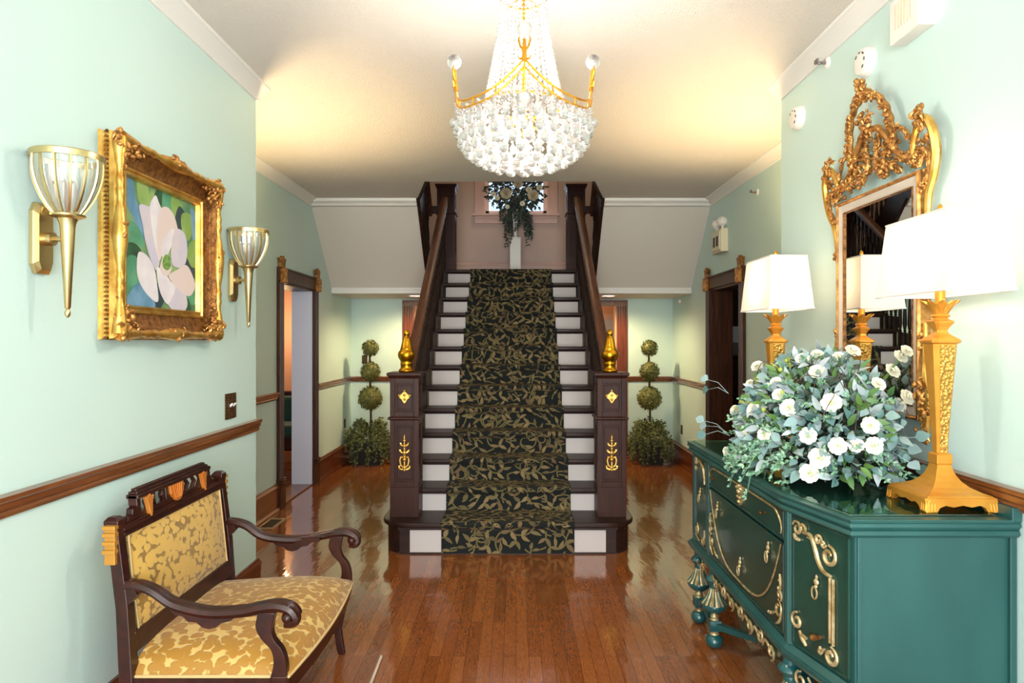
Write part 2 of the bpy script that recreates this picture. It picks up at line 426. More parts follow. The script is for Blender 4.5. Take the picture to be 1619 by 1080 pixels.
# crown mouldings
def crown(name, pts_side, y0, y1, sgn, x):
    prof = [(0, ZC-.075), (.012, ZC-.075), (.016, ZC-.062), (.04, ZC-.045), (.062, ZC-.018), (.08, ZC-.012), (.085, ZC), (0, ZC)]
    b = B(); b.prism([(x-sgn*u, v) for u, v in prof], y0, y1, 1)
    return b
for i, (x, sgn, y0, y1) in enumerate(((XL, -1, YF, YE+.02), (XR, 1, YF, YE+.02), (XL2, -1, YE, 7.15), (XR2, 1, YE, 7.15))):
    struct(crown('t', None, y0, y1, sgn, x).build('trim_%d' % (i+1), WHITE, smooth=True))
# chair rails
def rail_prof(s=1):
    return [(0, 1.015), (.012, 1.015), (.018, 1.028), (.014, 1.036), (.024, 1.044), (.026, 1.062), (.034, 1.070), (.034, 1.084), (0, 1.086)]
n = 5
for x, sgn, y0, y1 in ((XL, -1, YF, YE+.012), (XR, 1, YF, YE+.012), (XL2, -1, YE, 6.15), (XL2, -1, 7.38, YB), (XR2, 1, YE, 6.09), (XR2, 1, 7.30, YB)):
    b = B(); b.prism([(x-sgn*u, v) for u, v in rail_prof()], y0, y1, 1); struct(b.build('trim_%d' % n, RAILW, smooth=True)); n += 1
for x0, x1 in ((XL2, -1.51), (1.48, XR2)):
    b = B(); b.prism([(YB-u, v) for u, v in rail_prof()], x0, x1, 0); struct(b.build('trim_%d' % n, RAILW, smooth=True)); n += 1
# baseboards
bprof = [(0, 0), (.038, 0), (.038, .012), (.026, .026), (.022, .03), (.022, .205), (.03, .212), (.03, .222), (.014, .238), (.012, .246), (0, .246)]
for nm, x, sgn, y0, y1 in (('baseboard_left', XL, -1, YF, YE+.02), ('baseboard_right', XR, 1, YF, YE+.02), ('baseboard_hall_left', XL2, -1, YE, 6.17), ('baseboard_hall_left', XL2, -1, 7.36, YB), ('baseboard_hall_right', XR2, 1, YE, 6.11), ('baseboard_hall_right', XR2, 1, 7.28, YB)):
    b = B(); b.prism([(x-sgn*u, v) for u, v in bprof], y0, y1, 1); struct(b.build(nm, BASEW))
for x0, x1 in ((XL2, -1.51), (1.48, XR2)):
    b = B(); b.prism([(YB-u, v) for u, v in bprof], x0, x1, 0); struct(b.build('baseboard_back', BASEWX))
# side doorways: fluted casings, header, gilt corner blocks
def doorway(num, x, sgn, d0, d1, jm_far):
    """x wall face, sgn -1 left wall (face towards +x)"""
    cw = .125
    t = empty('door_%d' % num, (x, (d0+d1)/2, 0)); struct(t)
    o = -sgn
    def X(w): return x+o*w
    for y0, nm in ((d0-cw, 'near'), (d1, 'far')):
        b = B(); b.box(min(X(0), X(.022)), max(X(0), X(.022)), y0, y0+cw, .0, 2.11)
        for k in range(4):
            yy = y0+.014+k*.028; b.prism([(X(.022), yy), (X(.034), yy+.005), (X(.034), yy+.010), (X(.022), yy+.015)], .28, 2.10)
        b.box(min(X(0), X(.042)), max(X(0), X(.042)), y0-.006, y0+cw+.006, 0, .21)
        for z in (.215, .24, .265): b.box(min(X(0), X(.046)), max(X(0), X(.046)), y0-.008, y0+cw+.008, z, z+.014)
        struct(b.build('casing', CASEW, t))
    b = B(); b.box(min(X(0), X(.03)), max(X(0), X(.03)), d0-cw, d1+cw, 2.11, 2.225); b.box(min(X(0), X(.045)), max(X(0), X(.045)), d0-cw, d1+cw, 2.222, 2.24)
    struct(b.build('header', CASEW, t, bevel=.003))
    for yc in (d0-cw/2, d1+cw/2):
        b = B(); b.box(min(X(.03), X(.062)), max(X(.03), X(.062)), yc-.05, yc+.05, 2.09, 2.235)
        for k in range(4): b.box(min(X(.06), X(.07)), max(X(.06), X(.07)), yc-.042+k*.024, yc-.030+k*.024, 2.10, 2.225)
        b.prism([(yc-.035, 2.235), (yc-.04, 2.275), (yc-.062, 2.325), (yc-.03, 2.315), (yc, 2.345), (yc+.03, 2.315), (yc+.062, 2.325), (yc+.04, 2.275), (yc+.035, 2.235)], X(.01), X(.05), 0)
        struct(b.build('corner_block', GILTWOOD, t, bevel=.003))
    b = B()
    b.box(min(x+sgn*.22, x), max(x+sgn*.22, x), d1-.022, d1, 0, 2.11); struct(b.build('jamb', jm_far, t))
    b = B(); b.box(min(x+sgn*.22, x), max(x+sgn*.22, x), d0, d0+.022, 0, 2.11); b.box(min(x+sgn*.22, x), max(x+sgn*.22, x), d0, d1, 2.09, 2.11); struct(b.build('jamb', CASEW, t))
    b = B(); b.box(min(x+sgn*.22, x), max(x+sgn*.22, x), d0, d1, 0, .012); struct(b.build('threshold', BASEW, t))
    return t
doorway(1, XL2, -1, *DL, BLUEDOOR)
doorway(2, XR2, 1, *DR, CASEW)
# back doorways
for num, x0, x1, cx0, cx1 in ((3, -1.36, -.6, -1.515, -1.36), (4, .5, 1.34, 1.34, 1.485)):
    t = empty('door_%d' % num, ((x0+x1)/2, YB, 0)); struct(t)
    b = B(); b.box(cx0, cx1, YB-.022, YB+.005, 0, 2.03)
    for k in range(4):
        xx = cx0+.016+k*.032; b.prism([(xx, YB-.022), (xx+.006, YB-.036), (xx+.014, YB-.036), (xx+.02, YB-.022)], .25, 2.02)
    struct(b.build('casing', CASEWARM, t))
    b = B(); b.box(min(cx0, x0), max(cx1, x1), YB-.03, YB+.005, 2.03, 2.10); struct(b.build('header', CASEWARM, t))
    b = B(); b.box(x0-.0, x0+.02, YB, YB+.13, 0, 2.03); b.box(x1-.02, x1, YB, YB+.13, 0, 2.03); struct(b.build('jamb', PEACH, t))
# room behind the stairs (peach)
b = B(); b.box(-2.6, 2.5, 11.6, 11.7, 0, 2.4); b.box(-2.6, -2.42, 9.07, 11.6, 0, 2.4); b.box(2.31, 2.5, 9.07, 11.6, 0, 2.4)
struct(b.build('wall_far_room', PEACH))
b = B(); b.box(-2.6, 2.5, 9.07, 11.7, 2.3, 2.4); struct(b.build('ceiling', CEIL))
t = empty('door_5', (1.45, 11.6, 0)); struct(t)
b = B(); b.box(1.15, 1.75, 11.55, 11.6, 0, 1.93); struct(b.build('door_leaf', BLUEDOOR, t))
b = B(); b.box(1.06, 1.15, 11.53, 11.6, 0, 2.03); b.box(1.75, 1.84, 11.53, 11.6, 0, 2.03); b.box(1.06, 1.84, 11.53, 11.6, 1.93, 2.03); struct(b.build('casing', PINKTRIM, t))
# room through the left doorway
b = B(); b.box(-4.6, XL2-.22, 9.9, 10.0, 0, 2.7); b.box(-4.6, -4.5, 4.6, 10, 0, 2.7); b.box(-4.6, XL2-.22, 4.5, 4.6, 0, 2.7)
struct(b.build('wall_left_room', PEACH))
b = B(); b.box(-4.6, XL2-.22, 4.5, 10, 2.7, 2.8); struct(b.build('ceiling', CEIL))
# room through the right doorway
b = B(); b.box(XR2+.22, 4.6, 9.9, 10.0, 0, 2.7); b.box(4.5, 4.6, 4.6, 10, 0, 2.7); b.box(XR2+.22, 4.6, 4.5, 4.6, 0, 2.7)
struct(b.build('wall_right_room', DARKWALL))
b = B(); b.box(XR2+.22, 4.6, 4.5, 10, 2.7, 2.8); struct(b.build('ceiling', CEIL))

# landing slab
b = B(); b.box(XL2, XR2, 8.0, YW, 2.16, 2.385); struct(b.build('floor_landing', STAIRW))
# sloped soffits below the upper flights, closed above
soff = [(7.15, ZC), (8.02, 2.16), (8.02, 2.40), (7.98, 2.40), (7.30, 3.12), (7.15, 3.19)]
for nm, x0, x1 in (('wall_soffit_left', XL2, SX-1.0), ('wall_soffit_right', SX+1.0, XR2)):
    b = B(); b.prism(soff, x0, x1, 0); struct(b.build(nm, SOFFIT))
for i, (x0, x1) in enumerate(((XL2, SX-1.0), (SX+1.0, XR2))):
    b = B(); b.prism([(7.10, ZC), (7.10, ZC-.028), (7.135, ZC-.05), (7.15, ZC-.07), (7.22, ZC-.07), (7.17, ZC)], x0, x1, 0)
    struct(b.build('trim_%d' % n, WHITE)); n += 1
    b = B(); b.box(x0, x1, 7.975, 8.04, 2.12, 2.165); b.box(x0, x1, 7.99, 8.03, 2.165, 2.20); struct(b.build('trim_%d' % n, WHITE, bevel=.006)); n += 1
# window on the landing
t = empty('window_1', (0, YW, WZ0)); struct(t)
b = B()
b.box(WX0-.145, WX0, YW-.03, YW, WZ0, WZ1+.1); b.box(WX1, WX1+.145, YW-.03, YW, WZ0, WZ1+.1); b.box(WX0-.145, WX1+.145, YW-.03, YW, WZ1, WZ1+.14)
for s_ in (-1, 1):
    for k in range(3): b.box(s_*(.45+k*.035)-.008, s_*(.45+k*.035)+.008, YW-.04, YW-.03, WZ0, WZ1)
struct(b.build('casing', PINKTRIM, t))
b = B(); b.box(-.60, .60, YW-.075, YW, WZ0-.03, WZ0); b.box(-.565, .565, YW-.035, YW, WZ0-.13, WZ0-.03); b.box(-.565, .565, YW-.045, YW, WZ0-.07, WZ0-.055)
struct(b.build('sill', PINKTRIM, t, bevel=.003))
b = B(); 
for x in (WX0, WX1-.045, -.015): b.box(x, x+(.045 if abs(x) > .1 else .03), YW+.03, YW+.07, WZ0, WZ1)
b.box(WX0, WX1, YW+.03, YW+.07, WZ0, WZ0+.05); b.box(WX0, WX1, YW+.03, YW+.07, WZ1-.05, WZ1)
struct(b.build('sash', PINKTRIM, t))
b = B(); b.box(WX0, WX1, YW+.048, YW+.052, WZ0, WZ1); struct(b.build('pane', WGLASS, t))
# landing baseboard
b = B(); b.prism([(YW-u, v+2.385) for u, v in bprof], XL2, XR2, 0); struct(b.build('baseboard_landing', PINKTRIM))

# ================================================================== STAIRCASE
ZK = [0]+[.232+.181*k for k in range(12)]+[2.404]
ZK = [0, .232]+[.232+.181*k for k in range(1, 13)]          # ZK[k] top of step k, k=1..13 ; ZK[13]=2.404
YK = [0, 4.86]+[5.2+.25*(k-2) for k in range(2, 14)]        # nosing line
st = empty('staircase', (SX, 4.9, 0), 'dark wooden staircase with white risers, newel posts and turned balusters, rising to the landing', 'staircase')
TH = .034
for k in range(1, 14):
    y0 = YK[k]; y1 = YK[k+1]+.05 if k < 13 else 8.02; z = ZK[k]
    b = B()
    if k == 1:
        pts = []
        hw = .94; r = .22; yb = 5.36
        for a in range(0, 181, 15): pts.append((SX-hw+r+r*math.cos(math.radians(90+a)), (y0+r+.02)+r*math.sin(math.radians(90+a))))
        left = [(SX-hw+r, yb)]
        poly = []
        for a in range(180, 271, 10): poly.append((SX-hw+r+r*math.cos(math.radians(a)), y0+r+r*math.sin(math.radians(a))))
        for a in range(270, 361, 10): poly.append((SX+hw-r+r*math.cos(math.radians(a)), y0+r+r*math.sin(math.radians(a))))
        poly += [(SX+hw, yb-.1), (SX+hw-.1, yb), (SX-hw+.1, yb), (SX-hw, yb-.1)]
        b.prism(poly, z-.036, z)
        b.build('tread', STAIRW, st, bevel=.010)
        # dark rounded ends below and cove under the nosing
        b = B()
        for sgn in (-1, 1):
            pl = []
            q = r-.03; hx = hw-.035
            cx = SX+sgn*(hx-q)
            rng = range(270, 179, -10) if sgn < 0 else range(270, 361, 10)
            pl = [(SX+sgn*.79, y0+.03)]+[(cx+q*math.cos(math.radians(a)), y0+.03+q+q*math.sin(math.radians(a))) for a in rng]+[(SX+sgn*hx, yb-.12), (SX+sgn*(hx-.07), yb-.03), (SX+sgn*.79, yb-.03)]
            b.prism(pl, 0, z-.036)
            pl2 = [(SX+(x-SX)*1.0, y) for x, y in pl]
        b.box(SX-.80, SX+.80, y0+.02, y0+.05, z-.055, z-.036)
        b.box(SX-.80, SX+.80, y0+.024, y0+.05, 0, .012)
        b.build('curtail_block', STAIRW, st)
    else:
        b.box(SX-.83, SX+.83, y0, y1, z-TH, z)
        b.box(SX-.76, SX+.76, y0+.014, y0+.04, z-TH-.016, z-TH)
        b.build('tread', STAIRW, st, bevel=.009)
    b = B(); hw = .79 if k == 1 else .75
    b.box(SX-hw, SX+hw, y0+.032, y0+.05, ZK[k-1] if k > 1 else .012, z-TH-.002)
    b.build('riser', RISER, st)
# side skirts: stepped dark panels to the floor
for sgn in (-1, 1):
    b = B()
    pl = [(5.27, 0)]
    for k in range(2, 14): pl += [(YK[k]+.032, ZK[k-1]-.0 if k > 2 else 0), (YK[k]+.032, ZK[k]-TH)]
    pl += [(8.0, ZK[13]-TH), (8.0, 2.16), (7.9, 2.16)]
    # close along a lower line: panel down to the floor
    pl += [(7.9, 0)]
    q = []
    for p in pl:
        if not q or p != q[-1]: q.append(p)
    x = SX+sgn*.765
    b.prism(q, min(x, x+sgn*.03), max(x, x+sgn*.03), 0)
    for k in range(2, 13):
        b.box(*sorted((x+sgn*.03, x+sgn*.04)), YK[k]+.05, YK[k]+.20, .25, max(.3, ZK[k]-.2)) if ZK[k] > .6 else None
    b.build('side_panel', STAIRW, st)
# newels
def newel(x, y, z0, h, base, fin):
    hw = .108
    t = empty('newel_post', (x, y, z0)); t.parent = st; t.matrix_parent_inverse = Matrix.Translation(-Vector(st.location))
    del_ = z0
    b = B()
    b.sqp([(hw, 0), (hw, base)], (x, y, z0))
    b.sqp([(hw-.012, base), (hw-.012, h-.04)], (x, y, z0))
    # raised frames on each face: stiles and rails around sunk panels
    zm = base+(h-base)*.60
    def frame(za, zb):
        for ax in (0, 1):
            for s_ in (-1, 1):
                def bx(u0, u1, w0, w1, q0, q1):
                    if ax == 0: b.box(*sorted((x+s_*w0, x+s_*w1)), y+u0, y+u1, q0, q1)
                    else: b.box(x+u0, x+u1, *sorted((y+s_*w0, y+s_*w1)), q0, q1)
                e = hw; m_ = hw-.013
                f_ = .0003 if ax else 0; bx(-e+f_, -e+.036, m_, e-f_, za, zb); bx(e-.036, e-f_, m_, e-f_, za, zb)
                bx(-e+.036, e-.036, m_, e-.0006, za+.0004, za+.04); bx(-e+.036, e-.036, m_, e-.0006, zb-.04, zb-.0004)
                i_ = e-.048
                bx(-i_, -i_+.008, m_, e-.004, za+.052, zb-.052); bx(i_-.008, i_, m_, e-.004, za+.052, zb-.052)
                bx(-i_, i_, m_, e-.004, za+.052, za+.06); bx(-i_, i_, m_, e-.004, zb-.06, zb-.052)
    frame(z0+base, z0+zm-.012); frame(z0+zm+.012, z0+h-.04)
    b.sqp([(hw, zm-.014), (hw+.016, zm-.006), (hw+.016, zm+.006), (hw, zm+.014)], (x, y, z0))
    b.sqp([(hw, h-.045), (hw+.008, h-.036), (hw+.012, h-.028), (hw+.022, h-.022), (hw+.022, h-.004), (hw+.016, h)], (x, y, z0))
    b.build('post', NEWELW, t, bevel=.002)
    if fin:
        f = B(); H = .30
        f.lathe([(.058, 0), (.061, .010), (.058, .020), (.048, .026), (.046, .034), (.046, .058), (.050, .064), (.046, .070), (.045, .078), (.052, .092), (.062, .108), (.067, .126), (.066, .144), (.058, .160), (.048, .170), (.050, .176), (.046, .184), (.042, .200), (.036, .228), (.030, .250), (.026, .264), (.017, .270), (.016, .275), (.022, .284), (.025, .297), (.021, .312), (.010, .322), (.003, .325)], (x, y, z0+h), 28)
        fo = f.build('finial', FINGOLD, t, smooth='all')
        # gilt mounts on the front
        yy = y-hw+.013
        g = B(); zc = z0+(zm+h)/2-.01
        def pm(u, v, w=0): return (x+u, yy-.004-w, v)
        g.prism([(x+u, zc+v) for u, v in [(0, .05), (.012, .03), (.024, .018), (.045, .012), (.038, -.004), (.03, -.012), (.02, -.02), (.012, -.036), (0, -.05), (-.012, -.036), (-.02, -.02), (-.03, -.012), (-.038, -.004), (-.045, .012), (-.024, .018), (-.012, .03)]], yy-.012, yy+.001, 1)
        for u, v in ((-.04, .008), (.04, .008), (0, .045), (0, -.02), (0, .012)): g.ball((x+u, yy-.01, zc+v), .011, 8, 5)
        g.build('gilt_mount', GILTL, t, smooth=True)
        g = B(); zc = z0+(base+zm)/2
        g.tube([(x, yy-.008, zc-.12), (x, yy-.008, zc+.125)], [.006, .005], 6)
        for zz, r_ in ((.13, .006), (.11, .009), (.09, .012), (.05, .017), (.03, .012), (.0, .019), (-.03, .015), (-.05, .018), (-.11, .017), (-.13, .012)): g.ball((x, yy-.008, zc+zz), r_, 8, 5)
        for s_ in (-1, 1):
            g.tube([(x+s_*u, yy-.008, zc+v) for u, v in [(0, .06), (.012, .052), (.026, .062), (.03, .074), (.022, .07)]], [.009, .009, .008, .008, .006], 6)
            g.tube([(x+s_*u, yy-.008, zc+v) for u, v in [(0, .005), (.014, .0), (.03, .012), (.035, .022), (.026, .02)]], [.010, .010, .009, .008, .006], 6)
            g.tube([(x+s_*u, yy-.008, zc+v) for u, v in [(.012, -.035), (.026, -.03), (.034, -.055), (.028, -.09), (.008, -.11)]], [.007, .008, .008, .007, .006], 6)
            g.tube([(x+s_*u, yy-.008, zc+v) for u, v in [(0, -.115), (.018, -.125), (.038, -.115), (.042, -.1), (.032, -.1)]], [.009, .010, .009, .008, .006], 6)
        g.build('gilt_mount', GILTL, t, smooth=True)
    return t
NY = 5.135
for sgn in (-1, 1):
    newel(SX+sgn*.778, NY, ZK[1], 1.085, .225, True)
    newel(SX+sgn*.778, 8.12, ZK[13]-.02, 1.05, .18, False)
# balusters: three to a tread
def baluster(x, y, z0, z1):
    h = z1-z0; w = .019
    b = B(); a, c = .16*h, .84*h
    b.sqp([(w, 0), (w, a)], (x, y, z0))
    b.lathe([(.017, a), (.010, a+.008), (.018, a+.018), (.010, a+.03), (.014, a+.04), (.021, a+.09), (.019, a+.15), (.011, h*.55), (.009, h*.6), (.016, h*.61), (.010, h*.625), (.014, h*.68), (.017, h*.74), (.010, c-.02), (.017, c-.01), (.017, c)], (x, y, z0), 8)
    b.sqp([(w, c), (w, h)], (x, y, z0))
    return b
SL = .181/.25
def rz(y): return 1.245+(y-5.24)*SL
for sgn in (-1, 1):
    x = SX+sgn*.79
    for k in range(2, 14):
        for j in range(3):
            y = YK[k]+.05+j*.0833
            if y < 5.30 or y > 7.98: continue
            baluster(x, y, ZK[k], rz(y)-.03).build('baluster', STAIRW, st, smooth=True)
    b = B(); n_ = 24
    prof = [(-.036, -.03), (-.036, -.008), (-.046, .004), (-.044, .022), (-.028, .036), (0, .04), (.028, .036), (.044, .022), (.046, .004), (.036, -.008), (.036, -.03)]
    b.loft([[(x+u, yy, rz(yy)+v) for u, v in prof] for yy in (5.24, 8.02)])
    b.build('handrail', HANDW, st, smooth=True)
# upper flights: dark stringers, treads, balusters and rails
for sgn in (-1, 1):
    xi = SX+sgn*1.0; xo = SX+sgn*.965
    b = B()
    b.prism([(8.03, 2.13), (8.03, 2.62), (7.1, 3.50), (6.9, 3.50), (6.9, 3.19), (7.14, 3.05)], min(xi, xo), max(xi, xo), 0)
    b.build('upper_stringer', STAIRW, st)
    b = B()
    # fascia round the stairwell edge
    a0 = Vector((SX+sgn*.81, 6.37, 0)); a1 = Vector((SX+sgn*1.0, 7.17, 0)); d = (a1-a0).normalized(); nn = Vector((-d.y, d.x, 0))*.03*(1 if sgn < 0 else -1)
    P4 = [a0, a1, a1-nn, a0-nn]
    b.prism([(p.x, p.y) for p in P4], ZC-.008, 3.36)
    b.build('well_fascia', STAIRW, st)
    for k in range(5):
        bb = B(); z = 2.385+.19*(k+1); y = 7.98-.2*k
        bb.box(*sorted((xi, XL2 if sgn < 0 else XR2)), y-.22, y, z-.03, z)
        bb.build('upper_tread', STAIRW, st)
        for j in range(2):
            yb = y-.05-j*.1
            baluster(SX+sgn*.985, yb, z, 3.12+(7.98-yb)*.95+.02).build('baluster', STAIRW, st, smooth=True)
    b = B(); xr = SX+sgn*.985
    b.loft([[(xr+u, yy, 3.16+(7.98-yy)*.95+v) for u, v in prof] for yy in (8.06, 6.9)])
    b.build('handrail', HANDW, st, smooth=True)
    b = B(); b.box(*sorted((SX+sgn*.88, SX+sgn*1.03)), 8.06, 8.14, 3.10, 3.18); b.build('rail_return', STAIRW, st)
    # well edge balustrade
    m0, m1 = a0+Vector((sgn*.03, 0, 0)), a1+Vector((sgn*.03, -.05, 0))
    for j in range(6):
        p = m0.lerp(m1, (j+.5)/6); baluster(p.x, p.y, 3.36, 4.2).build('baluster', STAIRW, st, smooth=True)
    b = B(); b.tube([(m0.x, m0.y, 4.22), (m1.x, m1.y, 4.22)], .04, 8); b.build('handrail', HANDW, st)
b = B()
for sgn, xo_ in ((-1, XL2), (1, XR2)):
    b.prism([(SX+sgn*.85, 6.33), (xo_, 6.33), (xo_, 7.0), (SX+sgn*1.0, 7.0)], 3.2, 3.35)
b.box(XL2, XR2, 4.02, 6.34, 3.2, 3.35)
struct(b.build('floor_upper', STAIRW))

# ------------------------------------------------------------------ carpet runner with its vine pattern woven in
path = [(4.86+.032-.012, .006)]
for k in range(1, 14):
    y, z = YK[k], ZK[k]
    path += [(y+.022, z-TH-.02), (y-.007, z-.026), (y-.009, z-.010), (y-.002, z+.003), (y+.012, z+.007)]
    if k < 13: path += [(YK[k+1]+.012, z+.007), (YK[k+1]+.021, z+.018)]
    else: path += [(y+.07, z+.007), (9.15, z+.007)]
cum = [0]
for p, q in zip(path, path[1:]): cum.append(cum[-1]+math.hypot(q[0]-p[0], q[1]-p[1]))
import bisect
def onpath(u, v, w=0):
    v = max(0, min(cum[-1]-1e-6, v)); i = min(bisect.bisect_right(cum, v)-1, len(path)-2)
    t = (v-cum[i])/(cum[i+1]-cum[i]); p, q = path[i], path[i+1]
    def nrm(i):
        a, c = path[max(i-1, 0)], path[min(i+1, len(path)-1)]
        dy, dz = c[0]-a[0], c[1]-a[1]; l = math.hypot(dy, dz); return -dz/l, dy/l
    n0, n1 = nrm(i), nrm(i+1)
    ny = n0[0]*(1-t)+n1[0]*t; nz_ = n0[1]*(1-t)+n1[1]*t
    return (SX+u, p[0]+(q[0]-p[0])*t+ny*w, p[1]+(q[1]-p[1])*t+nz_*w)
b = B(); hw = .485
rows = []
for v in cum:
    rows.append([b.P(onpath(u, v, w)) for u, w in ((-hw, -.006), (-hw, .0), (hw, .0), (hw, -.006))])
for r0, r1 in zip(rows, rows[1:]):
    for i in range(3): b.face((r0[i], r0[i+1], r1[i+1], r1[i]))
# pattern
rc = random.Random(3)
occ = {}
def free(u, v, r):
    i, j = int(u//.05), int(v//.05)
    return not any((u-x)**2+(v-y)**2 < r*r for ii in (i-1, i, i+1) for jj in (j-1, j, j+1) for x, y in occ.get((ii, jj), ()))
def pleaf(u, v, a, L, W):
    mu, mv = u+math.cos(a)*L*.5, v+math.sin(a)*L*.5
    if not free(mu, mv, .030): return
    for q in (.25, .5, .75):
        x, y = u+math.cos(a)*L*q, v+math.sin(a)*L*q; occ.setdefault((int(x//.05), int(y//.05)), []).append((x, y))
    b.mi = 1; seg = 6; rows = []
    side = 1 if rc.random() < .5 else -1
    for i in range(seg+1):
        t = i/seg; w = W*.5*math.sin(PI*(t**.75*.96+.02))
        bend = side*.25*L*t*(1-t)
        cu = u+math.cos(a)*L*t-math.sin(a)*bend; cv = v+math.sin(a)*L*t+math.cos(a)*bend
        pts = []
        for s_ in (-1, 1):
            uu = cu-math.sin(a)*w*s_; vv = cv+math.cos(a)*w*s_
            uu = max(-hw+.004, min(hw-.004, uu)); pts.append(b.P(onpath(uu, vv, .0022)))
        rows.append(pts)
    for p, q in zip(rows, rows[1:]): b.face((p[0], p[1], q[1], q[0]))
def pvine(pts, w=.0055):
    b.mi = 2; rows = []
    for i, (u, v) in enumerate(pts):
        p = pts[max(0, i-1)]; q = pts[min(len(pts)-1, i+1)]; dx, dy = q[0]-p[0], q[1]-p[1]; l = math.hypot(dx, dy) or 1
        nx, ny = -dy/l*w, dx/l*w
        rows.append((b.P(onpath(max(-hw+.003, min(hw-.003, u-nx)), v-ny, .0016)), b.P(onpath(max(-hw+.003, min(hw-.003, u+nx)), v+ny, .0016))))
    for p, q in zip(rows, rows[1:]): b.face((p[0], p[1], q[1], q[0]))
def scroll(u0, v0, R, a0, turn, sgn):
    """a vine that curls into itself with leaves on both sides"""
    pts = []; n_ = int(26*turn); a = a0; u, v = u0, v0
    step = R*turn*2*PI*.75/n_
    for i in range(n_+1):
        t = i/n_; pts.append((u, v))
        r = R*(1-.72*t)
        a += sgn*step/r*(.9 if t > .12 else .25); u += math.cos(a)*step; v += math.sin(a)*step
        if i > 1 and i % 4 == 2 and -hw+.02 < u < hw-.02:
            for s_ in (-1, 1):
                if rc.random() < .85: pleaf(u, v, a+s_*rc.uniform(.5, 1.05), rc.uniform(.062, .088), rc.uniform(.024, .032))
    pleaf(u, v, a, .07, .028)
    pvine(pts)
vlen = cum[-1]
v = .0; i = 0
while v < vlen:
    for ux in (-.40, -.20, 0, .20, .40):
        uu = ux+rc.uniform(-.04, .04)+(.05 if i % 2 else -.05)
        scroll(uu, v+rc.uniform(-.04, .06), rc.uniform(.075, .12), rc.uniform(0, 6.28), rc.uniform(.9, 1.2), 1 if (i+int(ux*10)) % 2 else -1)
    v += .17; i += 1
for _ in range(9000):
    u, v = rc.uniform(-hw+.02, hw-.02), rc.uniform(.01, vlen-.02)
    if not free(u, v, .041): continue
    a = rc.uniform(0, 6.28); pleaf(u, v, a, rc.uniform(.05, .072), rc.uniform(.022, .028)); pvine([(u-math.cos(a+q*.25)*.05*q, v-math.sin(a+q*.25)*.05*q) for q in (0, .35, .7, 1)])
ru = b.build('carpet_runner', [CARPB, CARPL, CARPV])
tag(ru, 'near-black stair runner with tan leafy scrolling vines laid down the middle of the staircase', 'carpet')
# ================================================================== CHANDELIER
def blobs(b, c, n, sp, r, rr, mp):
    """a clump of carved lumps and curled leaves; c=(u,v,w), sp=(du,dv,dw)"""
    for i in range(n):
        u = c[0]+rr.uniform(-1, 1)*sp[0]; v = c[1]+rr.uniform(-1, 1)*sp[1]; w = c[2]+rr.uniform(0, 1)*sp[2]
        q = r*rr.uniform(.6, 1.2)
        old = b.mp; b.mp = mp
        if rr.random() < .5:
            b.ball((u, v, w), q, 7, 5, (rr.uniform(.6, 1.3), rr.uniform(.6, 1.3), .8))
        else:
            a = rr.uniform(0, 2*PI); pts = []
            for k in range(6):
                t = k/5; pts.append((u+math.cos(a+t*2.2)*q*1.9*t, v+math.sin(a+t*2.2)*q*1.9*t, w+q*.7*math.sin(PI*t)))
            b.tube(pts, [q*.3, q*.55, q*.6, q*.55, q*.4, q*.15], 6)
        b.mp = old
CHX, CHY = .03, 2.70
ch = empty('chandelier', (CHX, CHY, ZC), 'crystal empire chandelier with gilt swagged ring and four glass balls, lit, hanging from the ceiling', 'chandelier')
def ring(r, a, z): return (CHX+r*math.cos(a), CHY+r*math.sin(a), z)
b = B(); b.lathe([(.06, 0), (.06, -.012), (.03, -.03), (.012, -.04), (.012, -.12)], (CHX, CHY, ZC), 20)
b.tube([(CHX, CHY, ZC-.1), (CHX, CHY, 2.42)], .007, 8); b.build('stem', GOLD, ch, smooth=True)
b = B(); b.tube([ring(.088, 2*PI*k/32, 2.93) for k in range(32)], .008, 6, closed=True)
for k in range(8): b.tube([ring(.012, 2*PI*k/8, 2.94), ring(.088, 2*PI*k/8, 2.93)], .003, 4)
b.build('crown_ring', GOLD, ch, smooth=True)
b = B(); b.tube([ring(.155, 2*PI*k/40, 2.50) for k in range(40)], .006, 6, closed=True); b.build('waist_ring', GOLD, ch, smooth=True)
# swagged ring: four peaks (left, right, front, back), two gilt rails and struts
def swag(a):   # height of the ring at angle a
    t = abs(((a-PI/4) % (PI/2))/(PI/2)-.5)*2      # 1 at the peaks, 0 mid-way
    t = abs(math.cos(2*a)) if False else t
    return t
def ringz(a):
    q = (a % (PI/2))/(PI/2); d = min(q, 1-q)*2     # 0 at peaks, 1 between
    return 2.462+.115*(1-d)**2.3
b = B(); N = 96
for dz, dr, rr_ in ((0, 0, .0045), (-.028, .0, .0045)):
    b.tube([ring(.272+dr, 2*PI*k/N, ringz(2*PI*k/N)+dz) for k in range(N)], rr_, 6, closed=True)
for k in range(16):
    a = 2*PI*k/16; b.tube([ring(.272, a, ringz(a)), ring(.272, a, ringz(a)-.028)], .004, 5)
for k in range(4):
    a = k*PI/2
    pts = [ring(.272, a, 2.56), ring(.276, a, 2.60), ring(.278, a, 2.645)]
    b.tube(pts, [.010, .009, .006], 8)
    for s_ in (-1, 1):
        b.tube([ring(.275, a, 2.60), ring(.28, a+s_*.05, 2.615), ring(.283, a+s_*.075, 2.64), ring(.28, a+s_*.06, 2.655)], [.006, .005, .004, .002], 6)
        b.tube([ring(.275, a+s_*.02, 2.575), ring(.28, a+s_*.07, 2.572), ring(.283, a+s_*.09, 2.59)], [.005, .005, .002], 6)
    b.tube([ring(.272, a, 2.56), ring(.262, a, 2.452)], .004, 6)
b.build('swagged_ring', GOLD, ch, smooth=True)
